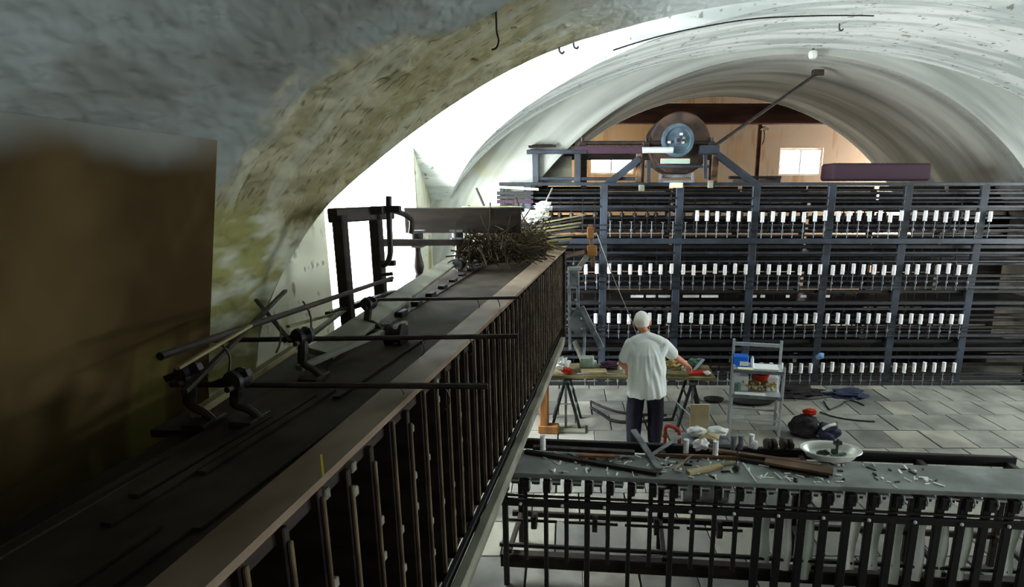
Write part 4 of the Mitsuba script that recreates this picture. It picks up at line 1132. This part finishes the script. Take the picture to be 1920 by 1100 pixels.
# ------------------------------------------------------------------ zinc shelf rack and what it holds
sa, sb2 = flat(1374, 803, 0.0), flat(1467, 822, 0.0)
sa, sb2 = np.array([2.26, 7.90, 0]), np.array([2.89, 7.76, 0])
sx_ = (sb2 - sa) / np.linalg.norm(sb2 - sa)
sy_ = np.array([-sx_[1], sx_[0], 0])
SAX = np.array([sx_, sy_, Z])
SW, SD = float(np.linalg.norm(sb2 - sa)), 0.42
sk = thing('shelf_rack', 'pale zinc shelf rack with two loaded shelves, right of the man', 'shelf')
sp = lambda x, y, z: sa + sx_ * x + sy_ * y + Z * z
for x in (0, SW):
    part(sk, 'post', beam(sp(x, 0, 0), sp(x, 0, 0.98), 0.035, 0.035), 'zinc')
    part(sk, 'post', beam(sp(x * 0.98 + 0.005, SD, 0), sp(x * 0.98 + 0.005, SD, 1.24), 0.035, 0.035), 'zinc')
part(sk, 'top_rail', beam(sp(0, SD, 1.17), sp(SW, SD, 1.17), 0.03, 0.05), 'zinc')
for z in (0.90, 0.55):
    part(sk, 'shelf', rbox(sp(SW / 2, SD / 2, z), (SW, SD, 0.015), 0.003, SAX), 'zinc')
    part(sk, 'front_lip', beam(sp(0, -0.02, z), sp(SW, -0.02, z), 0.012, 0.045), 'grey_metal')
for y, z in ((0, 0.22), (SD, 0.22), (SD, 0.42)):
    part(sk, 'rung', beam(sp(0, y, z), sp(SW, y, z), 0.02, 0.03), 'zinc')
for x in (0, SW):
    part(sk, 'side_rung', beam(sp(x, 0, 0.22), sp(x, SD, 0.22), 0.02, 0.03), 'zinc')


def sput(name, ms, mat, lb, cat_, smooth=False):
    return solo(name, ms, mat, lb, cat_, smooth=smooth)


S1, S2 = 0.909, 0.559
bxk = thing('blue_box', 'bright blue plastic box on the top shelf at the left', 'box')
part(bxk, 'body', rbox(sp(0.10, 0.24, S1 + 0.075), (0.20, 0.16, 0.15), 0.012, SAX), 'tool_blue')
part(bxk, 'label_panel', rbox(sp(0.14, 0.157, S1 + 0.05), (0.11, 0.008, 0.06), 0.002, SAX), 'box_white')
sput('white_bottle', lathe([(0.01, 0), (0.024, 0.002), (0.024, 0.11), (0.012, 0.13), (0.012, 0.15), (0.0, 0.15)], 14, origin=sp(0.25, 0.2, S1)), 'box_white', 'small white bottle on the top shelf right of the blue box', 'bottle', 40)
sput('white_sheet', rbox(sp(0.42, 0.18, S1 + 0.012), (0.34, 0.25, 0.02), 0.004, SAX), 'paper_white', 'white paper pad lying on the top shelf at the right', 'paper')
sput('cream_card', rbox(sp(0.16, 0.07, S1 + 0.008), (0.2, 0.1, 0.012), 0.003, SAX), 'cream', 'cream card lying on the top shelf before the blue box', 'card')
sput('white_carton', rbox(sp(0.12, 0.30, S2 + 0.105), (0.2, 0.2, 0.21), 0.006, SAX), 'box_white', 'white carton standing at the back left of the lower shelf', 'box')
sput('white_carton', rbox(sp(0.54, 0.32, S2 + 0.10), (0.15, 0.16, 0.20), 0.006, SAX), 'box_white', 'white carton standing at the back right of the lower shelf', 'box')
sput('white_paper', rbox(sp(0.24, 0.07, S2 + 0.006), (0.4, 0.12, 0.01), 0.002, SAX), 'paper_white', 'white paper lying along the front of the lower shelf', 'paper')
sput('red_bowl', lathe([(0.03, 0), (0.06, 0.012), (0.105, 0.07), (0.12, 0.12), (0.112, 0.12), (0.09, 0.065), (0.05, 0.02)], 24, origin=sp(0.38, 0.26, S2 + 0.13)), 'cloth_red', 'dark red bowl set on the brass heap of the lower shelf', 'bowl', 40)
bh = []
for i in range(70):
    a_ = rng.random()
    c_ = sp(0.12 + 0.46 * a_, rng.uniform(0.13, 0.36), S2 + 0.04 + rng.random() * (0.115 - 0.03 * a_))
    bh.append(rbox(c_, (rng.uniform(.02, .05), rng.uniform(.02, .04), rng.uniform(.02, .04)), None, trimesh.transformations.random_rotation_matrix(np.array([rng.random() for _ in range(3)]))[:3, :3]))
sput('brass_heap', cat(bh), 'brass', 'heap of small brass fittings on the lower shelf', 'fittings')
labels['brass_heap']['kind'] = 'stuff'
sput('green_can', lathe([(0.02, 0), (0.045, 0.002), (0.045, 0.1), (0.04, 0.11), (0.0, 0.11)], 16, origin=sp(0.075, 0.14, S2 + 0.012)), 'green_paint', 'dull green can at the left front of the lower shelf', 'can', 40)

# ------------------------------------------------------------------ things on the floor
def oval(c, a_, b_, h_, n=28, wall=0.85):
    t_ = np.linspace(0, 2 * math.pi, n + 1)
    rows = [(0.0, 0.0), (0.8, 0.0), (1.0, h_), (wall, h_), (0.7, 0.012), (0.0, 0.012)]
    return grid(np.array([[np.asarray(c) + [r_ * a_ * math.cos(x), r_ * b_ * math.sin(x), z_] for x in t_] for r_, z_ in rows]))


solo('floor_pan', oval(flat(1415, 762, 0.005) + [0, .15, 0], 0.36, 0.16, 0.05), 'bag_black', 'dark oval pan on the floor behind the shelf rack', 'pan', smooth=35)
solo('floor_pan', oval(flat(1338, 752, 0.005), 0.16, 0.12, 0.05), 'bag_black', 'dark pan on the floor between the right trestle and the shelf rack', 'pan', smooth=35)
solo('black_hose', tube([np.array([p[0], p[1], 0.024]) for p in curve([flat(1108, 764, .02), flat(1128, 776, .02), flat(1150, 789, .02), flat(1178, 792, .02), flat(1215, 789, .02), flat(1262, 786, .02)], 30)], 0.022, 7), 'cable_black', 'thick black hose curving over the floor behind the man, nearer one', 'hose', smooth=40)
solo('black_hose', tube([np.array([p[0], p[1], 0.02]) for p in curve([flat(1108, 752, .02), flat(1135, 764, .02), flat(1160, 772, .02), flat(1190, 776, .02), flat(1250, 778, .02)], 30)], 0.018, 7), 'cable_black', 'thin black hose on the floor under the table, farther one', 'hose', smooth=40)
for i, (pts, lb) in enumerate([([(1538, 772), (1560, 780), (1590, 786), (1640, 790)], 'black cable on the floor at the right, nearest the viewer'),
                               ([(1545, 752), (1556, 768), (1575, 760), (1592, 750), (1620, 760)], 'looped black cable on the floor at the far right'),
                               ([(1480, 742), (1520, 748), (1570, 741), (1620, 738)], 'thin dark cable along the foot of the rack at the right'),
                               ([(1500, 795), (1540, 798), (1570, 792)], 'short dark cable on the floor right of the black bag')]):
    w = [flat(px, py, 0.014) for px, py in pts]
    solo('floor_cable', tube([np.array([p[0], p[1], 0.014]) for p in curve(w, 24)], 0.011, 6), 'cable_black', lb, 'cable', smooth=40)
for i, (px, py, sx2, sy2, mt, lb) in enumerate([(1480, 732, .42, .22, 'bag_black', 'dark rubbish heap on the floor at the foot of the rack, right of the shelf'), (1580, 735, .28, .2, 'navy', 'dark blue cloth heap on the floor at the far right by the rack')]):
    p = flat(px, py, 0.0) + [0, -0.17, 0]
    ms = rest(blob(p, (sx2, sy2, 0.08), 40 + i, 0.8, 2.5, flatten=0.3), 0.004)
    solo('rag_heap', ms, mt, lb, 'heap', smooth=35)
p = flat(1510, 822, 0.0)
bg = thing('black_bag', 'round black bag on the floor at the right', 'bag')
part(bg, 'body', rest(blob(p + [0, 0.1, 0], (0.19, 0.15, 0.17), 51, 0.35, 2.0, flatten=0.75), 0.004), 'bag_black', 35)
part(bg, 'strap', tube(curve([p + [-0.1, 0.0, 0.24], p + [-0.03, -0.06, 0.31], p + [0.04, -0.02, 0.25]], 10), 0.014), 'bag_black', 35)
solo('red_cloth', blob(p + [0.07, 0.12, 0.335], (0.085, 0.06, 0.05), 52, 0.6, 2.2), 'cloth_red', 'dark red cloth lying on top of the black bag', 'cloth', smooth=35)
solo('navy_jacket', rest(blob(p + [0.29, -0.02, 0.1], (0.13, 0.12, 0.13), 53, 0.6, 2.2, flatten=0.7), 0.004), 'navy', 'navy cloth bundle on the floor leaning on the black bag', 'cloth', smooth=35)
solo('white_strap', tube(curve([p + [0.15, -0.16, 0.2], p + [0.22, -0.17, 0.255], p + [0.31, -0.16, 0.27]], 10), 0.02, 8), 'cloth_white', 'short white strap over the navy bundle', 'strap', smooth=40)
# tan board, bags and red pipe stub behind the bench
p0, p1 = flat(1283, 832, 0.0), at(1290, 757, 6.9)
solo('tan_board', rbox((np.array([p0[0], 6.75, 0.42])), (0.22, 0.03, 0.84), 0.004), 'cardboard', 'tan board standing upright on the floor right of the man', 'board')
ck = thing('parts_crate', 'grey crate on the floor behind the bench, heaped with white packets', 'crate')
cc = at(1322, 835, 6.15)
for q, sz in (((0, 0, 0.02), (0.5, 0.34, 0.03)), ((-0.24, 0, 0.355), (0.02, 0.34, 0.64)), ((0.24, 0, 0.355), (0.02, 0.34, 0.64)), ((0, -0.16, 0.355), (0.46, 0.02, 0.64)), ((0, 0.16, 0.355), (0.46, 0.02, 0.64)), ((0, 0, 0.665), (0.46, 0.3, 0.02))):
    part(ck, 'panel', rbox(np.array([cc[0], cc[1], 0]) + q, sz, 0.004), 'grey_metal')
for i, (dx, dy, sz, mt, lb) in enumerate([(-0.08, 0.04, (0.11, 0.08, 0.05), 'paper_white', 'left white packet on the grey crate'), (0.13, 0.04, (0.12, 0.08, 0.05), 'paper_white', 'right white packet on the grey crate'),
                                          (0.02, -0.09, (0.10, 0.06, 0.04), 'cardboard', 'tan packet at the front of the grey crate')]):
    solo('packet', rest(blob(np.array([cc[0] + dx, cc[1] + dy, 0.8]), sz, 60 + i, 0.45, 2.0), 0.676), mt, lb, 'packet', smooth=35)
rk = thing('red_pipe', 'red bent pipe frame standing at the left of the grey crate', 'pipe')
r0 = np.array([cc[0] - 0.44, cc[1] - 0.02, 0])
part(rk, 'tube', tube(curve([r0 + [0, 0, 0.01], r0 + [0, 0, 0.4], r0 + [0.0, 0, 0.78], r0 + [0.03, 0, 0.82], r0 + [0.1, 0, 0.80], r0 + [0.15, 0, 0.76], r0 + [0.155, -0.01, 0.55], r0 + [0.155, -0.02, 0.01]], 30), 0.02, 8), 'red_paint', 40)
part(rk, 'flange', lathe([(0.02, 0), (0.04, 0), (0.04, 0.02), (0.02, 0.02)], 12, origin=r0 + [0, 0, 0.7]), 'brass_dark', 40)
solo('yellow_tape', beam(at(602, 852, 1.56) + Z * 0.0, at(606, 892, 1.50), 0.006, 0.004), 'yellow_tape', 'bit of yellow tape hanging over the edge plank of the winding machine', 'tape')

# ------------------------------------------------------------------ the man at the table
MX, MY = 1.03, 7.42
MRZ = math.radians(-4)


def mp(x, y, z):
    """A point of the figure: x to its right, y forward (to the table), z up."""
    c_, s_ = math.cos(MRZ), math.sin(MRZ)
    return np.array([MX + x * c_ - y * s_, MY + x * s_ + y * c_, z])


def chain(bones, edge=0.02, taubin=10):
    tot = m3.Manifold()
    for pts in bones:
        v = []
        for (p, r) in pts:
            s_ = trimesh.creation.icosphere(subdivisions=2, radius=1.0).vertices
            v.append(s_ * np.asarray(r if np.ndim(r) else [r, r, r]) + np.asarray(p))
        tot = tot + m3.Manifold.hull_points(np.vstack(v))
    tot = tot.refine_to_length(edge)
    g_ = tot.to_mesh()
    t = trimesh.Trimesh(g_.vert_properties[:, :3], g_.tri_verts, process=True)
    trimesh.smoothing.filter_taubin(t, iterations=taubin)
    return t


# joints
hip = {s_: mp(0.105 * s_, 0.02, 0.90) for s_ in (-1, 1)}
knee = {-1: mp(-0.14, 0.03, 0.48), 1: mp(0.135, 0.06, 0.48)}
ank = {-1: mp(-0.15, 0.0, 0.10), 1: mp(0.13, 0.03, 0.10)}
waist, chest, neck0 = mp(0, 0.03, 1.05), mp(0.0, 0.07, 1.28), mp(-0.015, 0.125, 1.46)
head = mp(-0.07, 0.205, 1.622)
sh = {-1: mp(-0.205, 0.10, 1.355), 1: mp(0.205, 0.11, 1.355)}
elb = {-1: mp(-0.315, 0.10, 1.10), 1: mp(0.37, 0.22, 1.175)}
wri = {-1: mp(-0.235, 0.31, 0.965), 1: mp(0.545, 0.385, 1.02)}


def head_mesh():
    s_ = trimesh.creation.icosphere(subdivisions=4)
    v = s_.vertices.copy()
    v *= [0.092, 0.110, 0.124]
    lowz = np.clip(-v[:, 2] / 0.118, 0, 1)
    v[:, 0] *= 1 - 0.25 * lowz
    v[:, 1] += 0.012 * lowz
    face = np.exp(-((v[:, 0] / 0.013) ** 2)) * np.exp(-(((v[:, 2] + 0.012) / 0.024) ** 2)) * (v[:, 1] > 0)
    v[:, 1] += 0.022 * face
    for e_ in (-1, 1):
        socket = np.exp(-(((v[:, 0] - 0.031 * e_) / 0.016) ** 2) - (((v[:, 2] - 0.012) / 0.012) ** 2)) * (v[:, 1] > 0)
        v[:, 1] -= 0.008 * socket
    mouth = np.exp(-((v[:, 0] / 0.024) ** 2) - (((v[:, 2] + 0.058) / 0.006) ** 2)) * (v[:, 1] > 0)
    v[:, 1] -= 0.005 * mouth
    return v, s_.faces


HT = np.radians(22)     # the head is bent down to the work
HR = np.radians(6)


def headspace(v):
    v = np.asarray(v, float)
    c_, s_ = math.cos(HT), math.sin(HT)
    v = np.stack([v[:, 0], v[:, 1] * c_ + v[:, 2] * s_, -v[:, 1] * s_ + v[:, 2] * c_], 1)
    c_, s_ = math.cos(HR), math.sin(HR)
    v = np.stack([v[:, 0] * c_ - v[:, 2] * s_, v[:, 1], v[:, 0] * s_ + v[:, 2] * c_], 1)
    c_, s_ = math.cos(MRZ), math.sin(MRZ)
    return np.stack([v[:, 0] * c_ - v[:, 1] * s_, v[:, 0] * s_ + v[:, 1] * c_, v[:, 2]], 1) + head


man = thing('person', 'white-haired man in a white T-shirt and black trousers seen from behind, working at the table', 'person')
bones = [
    [(waist - Z * 0.12, (0.15, 0.10, 0.10)), (waist, (0.15, 0.10, 0.08))], [(waist, (0.15, 0.10, 0.08)), (chest, (0.165, 0.11, 0.10))],
    [(chest, (0.165, 0.11, 0.10)), (mp(0, 0.11, 1.39), (0.14, 0.075, 0.06))], [(mp(0, 0.11, 1.39), 0.075), (neck0, 0.055)], [(neck0, 0.056), (head - Z * 0.05, 0.058)]]
for s_ in (-1, 1):
    bones += [[(mp(0, 0.11, 1.38), 0.07), (sh[s_], 0.062)], [(sh[s_], 0.062), (elb[s_], 0.044)], [(elb[s_], 0.044), (elb[s_] * 0.6 + wri[s_] * 0.4, 0.041), (wri[s_], 0.027)],
              [(hip[s_], 0.10), (knee[s_], 0.06)], [(knee[s_], 0.056), (knee[s_] * 0.65 + ank[s_] * 0.35, 0.054), (ank[s_], 0.036)], [(waist - Z * 0.1, 0.11), (hip[s_], 0.10)],
              [(ank[s_], 0.036), (ank[s_] + mp(0, 0.13, 0.035) - mp(0, 0, 0.10) + Z * 0.0, 0.03)]]
for s_ in (-1, 1):
    d_ = wri[s_] - elb[s_]
    d_ = d_ / np.linalg.norm(d_)
    d_ = d_ * 0.75 + np.array([0, 0.25, -0.25])
    d_ = d_ / np.linalg.norm(d_)
    sd = np.cross(d_, Z)
    sd /= np.linalg.norm(sd)
    pal0, pal1 = wri[s_] + d_ * 0.02, wri[s_] + d_ * 0.085
    bones.append([(pal0 + sd * 0.018, 0.016), (pal0 - sd * 0.018, 0.016), (pal1 + sd * 0.032, 0.013), (pal1 - sd * 0.032, 0.013)])
    bones.append([(wri[s_], 0.026), (pal0, 0.02)])
    for k_ in range(4):
        L = [0.075, 0.085, 0.08, 0.062][k_]
        b0 = pal1 + sd * s_ * -1 * (0.031 - 0.0207 * k_)
        dn = d_ * 0.85 - Z * 0.5
        b1_ = b0 + dn * L * 0.45
        b2_ = b1_ + (d_ * 0.4 - Z * 0.85) * L * 0.32
        b3_ = b2_ + (d_ * 0.0 - Z * 0.95) * L * 0.25
        bones += [[(b0, 0.0095), (b1_, 0.009)], [(b1_, 0.009), (b2_, 0.0085)], [(b2_, 0.0085), (b3_, 0.0075)]]
    th0 = pal0 + sd * s_ * -1 * 0.025
    th1 = th0 + sd * s_ * -1 * 0.028 + d_ * 0.03 - Z * 0.01
    th2 = th1 + d_ * 0.032 - Z * 0.018
    bones += [[(th0, 0.013), (th1, 0.011)], [(th1, 0.011), (th2, 0.009)]]
hv, hf = head_mesh()
hm = m3.Manifold(m3.Mesh(np.ascontiguousarray(headspace(hv), np.float32), np.ascontiguousarray(hf, np.uint32)))
body = m3.Manifold()
for pts in bones:
    v = [trimesh.creation.icosphere(subdivisions=2).vertices * np.asarray(r if np.ndim(r) else [r, r, r]) + np.asarray(p) for p, r in pts]
    body = body + m3.Manifold.hull_points(np.vstack(v))
body = body + hm
for s_ in (-1, 1):
    ear = trimesh.creation.icosphere(subdivisions=2).vertices * [0.016, 0.022, 0.034] + [0.104 * s_, 0.012, -0.012]
    body = body + m3.Manifold.hull_points(headspace(ear))
g_ = body.refine_to_length(0.012).to_mesh()
bt = trimesh.Trimesh(g_.vert_properties[:, :3], g_.tri_verts, process=True)
trimesh.smoothing.filter_taubin(bt, iterations=6)
part(man, 'body', bt, 'skin', True)
# hair: a cap over the back and top of the skull
cap_v = hv.copy()
cap_v = cap_v * (1.13 + 0.09 * (meshkit.fbm(hv * 60, 3, 4) - 0.5))[:, None] + [0, -0.005, 0.006]
keep = (hv[:, 1] < 0.02 + 0.6 * np.clip(hv[:, 2] - 0.03, -0.05, 0.1)) & (hv[:, 2] > -0.082 + 0.25 * (hv[:, 1] + 0.098)) | (hv[:, 2] > 0.06) & (hv[:, 1] < 0.07)
shrink = np.where(keep, 1.0, 0.90)
cap_v = np.where(keep[:, None], cap_v, hv * 0.93)
part(man, 'hair', tm(headspace(cap_v), hf), 'hair_white', True, label='short white hair')
# T-shirt
sb_ = [[(mp(0.0, 0.00, 0.73), (0.255, 0.19, 0.03)), (mp(0, 0.02, 0.98), (0.24, 0.17, 0.05))], [(mp(0, 0.02, 0.98), (0.24, 0.17, 0.05)), (mp(0, 0.06, 1.24), (0.225, 0.145, 0.08))],
       [(mp(0, 0.06, 1.24), (0.225, 0.145, 0.08)), (mp(0, 0.10, 1.385), (0.18, 0.105, 0.06))], [(mp(0, 0.10, 1.39), (0.12, 0.085, 0.05)), (mp(-0.01, 0.125, 1.462), (0.078, 0.072, 0.02))], [(mp(-0.01, 0.12, 1.455), 0.07), (mp(0.15, 0.11, 1.385), 0.085)], [(mp(-0.01, 0.12, 1.455), 0.07), (mp(-0.15, 0.10, 1.385), 0.085)]]
for s_ in (-1, 1):
    mid = sh[s_] * 0.32 + elb[s_] * 0.68
    sb_ += [[(mp(0, 0.10, 1.375), 0.085), (sh[s_], 0.082)], [(sh[s_], 0.086), (mid, 0.083)], [(mp(0.12 * s_, 0.06, 1.20), 0.10), (sh[s_], 0.085)]]
shirt = chain(sb_, 0.014, 14)
v = shirt.vertices.copy()
rel = v - mp(0, 0, 0)
amp = 0.010 * np.clip((1.40 - v[:, 2]) / 0.3, 0, 1)
ang = np.arctan2(rel[:, 1] - 0.05, rel[:, 0])
fold = np.sin(ang * 11 + 3 * np.sin(v[:, 2] * 6) + v[:, 2] * 2) * 0.6 + np.sin(ang * 19 + v[:, 2] * 9) * 0.4 + (meshkit.fbm(v * [7, 7, 3], 3, 12) - 0.5) * 2.5
shirt.vertices = v + shirt.vertex_normals * (amp * fold)[:, None]
part(man, 'shirt', shirt, 'shirt_cotton', True, label='loose white T-shirt')
# trousers
tb_ = [[(mp(0, 0.01, 0.98), (0.165, 0.115, 0.03)), (mp(0, 0.01, 0.84), (0.17, 0.125, 0.06))]]
for s_ in (-1, 1):
    tb_ += [[(mp(0.03 * s_, 0.01, 0.88), 0.11), (hip[s_] - Z * 0.04, 0.112)], [(hip[s_] - Z * 0.04, 0.112), (knee[s_], 0.108)], [(knee[s_], 0.108), (ank[s_] + Z * 0.02, 0.09)]]
tr_ = chain(tb_, 0.018, 10)
v = tr_.vertices
tr_.vertices = v + tr_.vertex_normals * (0.008 * (meshkit.fbm(v * [9, 9, 6], 3, 15) - 0.5) * 2)[:, None]
part(man, 'trousers', tr_, 'trouser_black', True, label='black trousers')
for s_ in (-1, 1):
    a_ = ank[s_]
    sho = chain([[(np.array([a_[0], a_[1] - 0.05, 0.05]), (0.045, 0.05, 0.045)), (np.array([a_[0], a_[1] + 0.02, 0.06]), (0.045, 0.05, 0.05))], [(np.array([a_[0], a_[1] + 0.02, 0.05]), (0.045, 0.05, 0.045)), (np.array([a_[0] + 0.015 * s_, a_[1] + 0.17, 0.038]), (0.046, 0.05, 0.033))]], 0.015, 6)
    part(man, 'shoe', rest(sho, 0.004), 'shoe_dark', True)
solo('thin_string', tube(curve([at(1250, 735, 7.3), at(1280, 765, 7.1), at(1310, 792, 6.9)], 10), 0.006, 5), 'zinc', 'thin pale cord running down from behind the man to the white packets', 'cord')

# the long machine stands a little out of level: its near end is higher
SH = np.eye(4)
SH[2, :2] = -0.011 * U[:2]
SH[2, 3] = 0.011 * 4.5
for k in [k for k in scene if any(k.startswith(f'{wm}__{n}') for n in ('slat', 'bracket', 'fascia', 'bottom', 'sill', 'inner'))]:
    M = np.array(T(scene[k]['to_world']).matrix, float) if 'to_world' in scene[k] else np.eye(4)
    scene[k] = {**scene[k], 'to_world': T(SH @ M)}
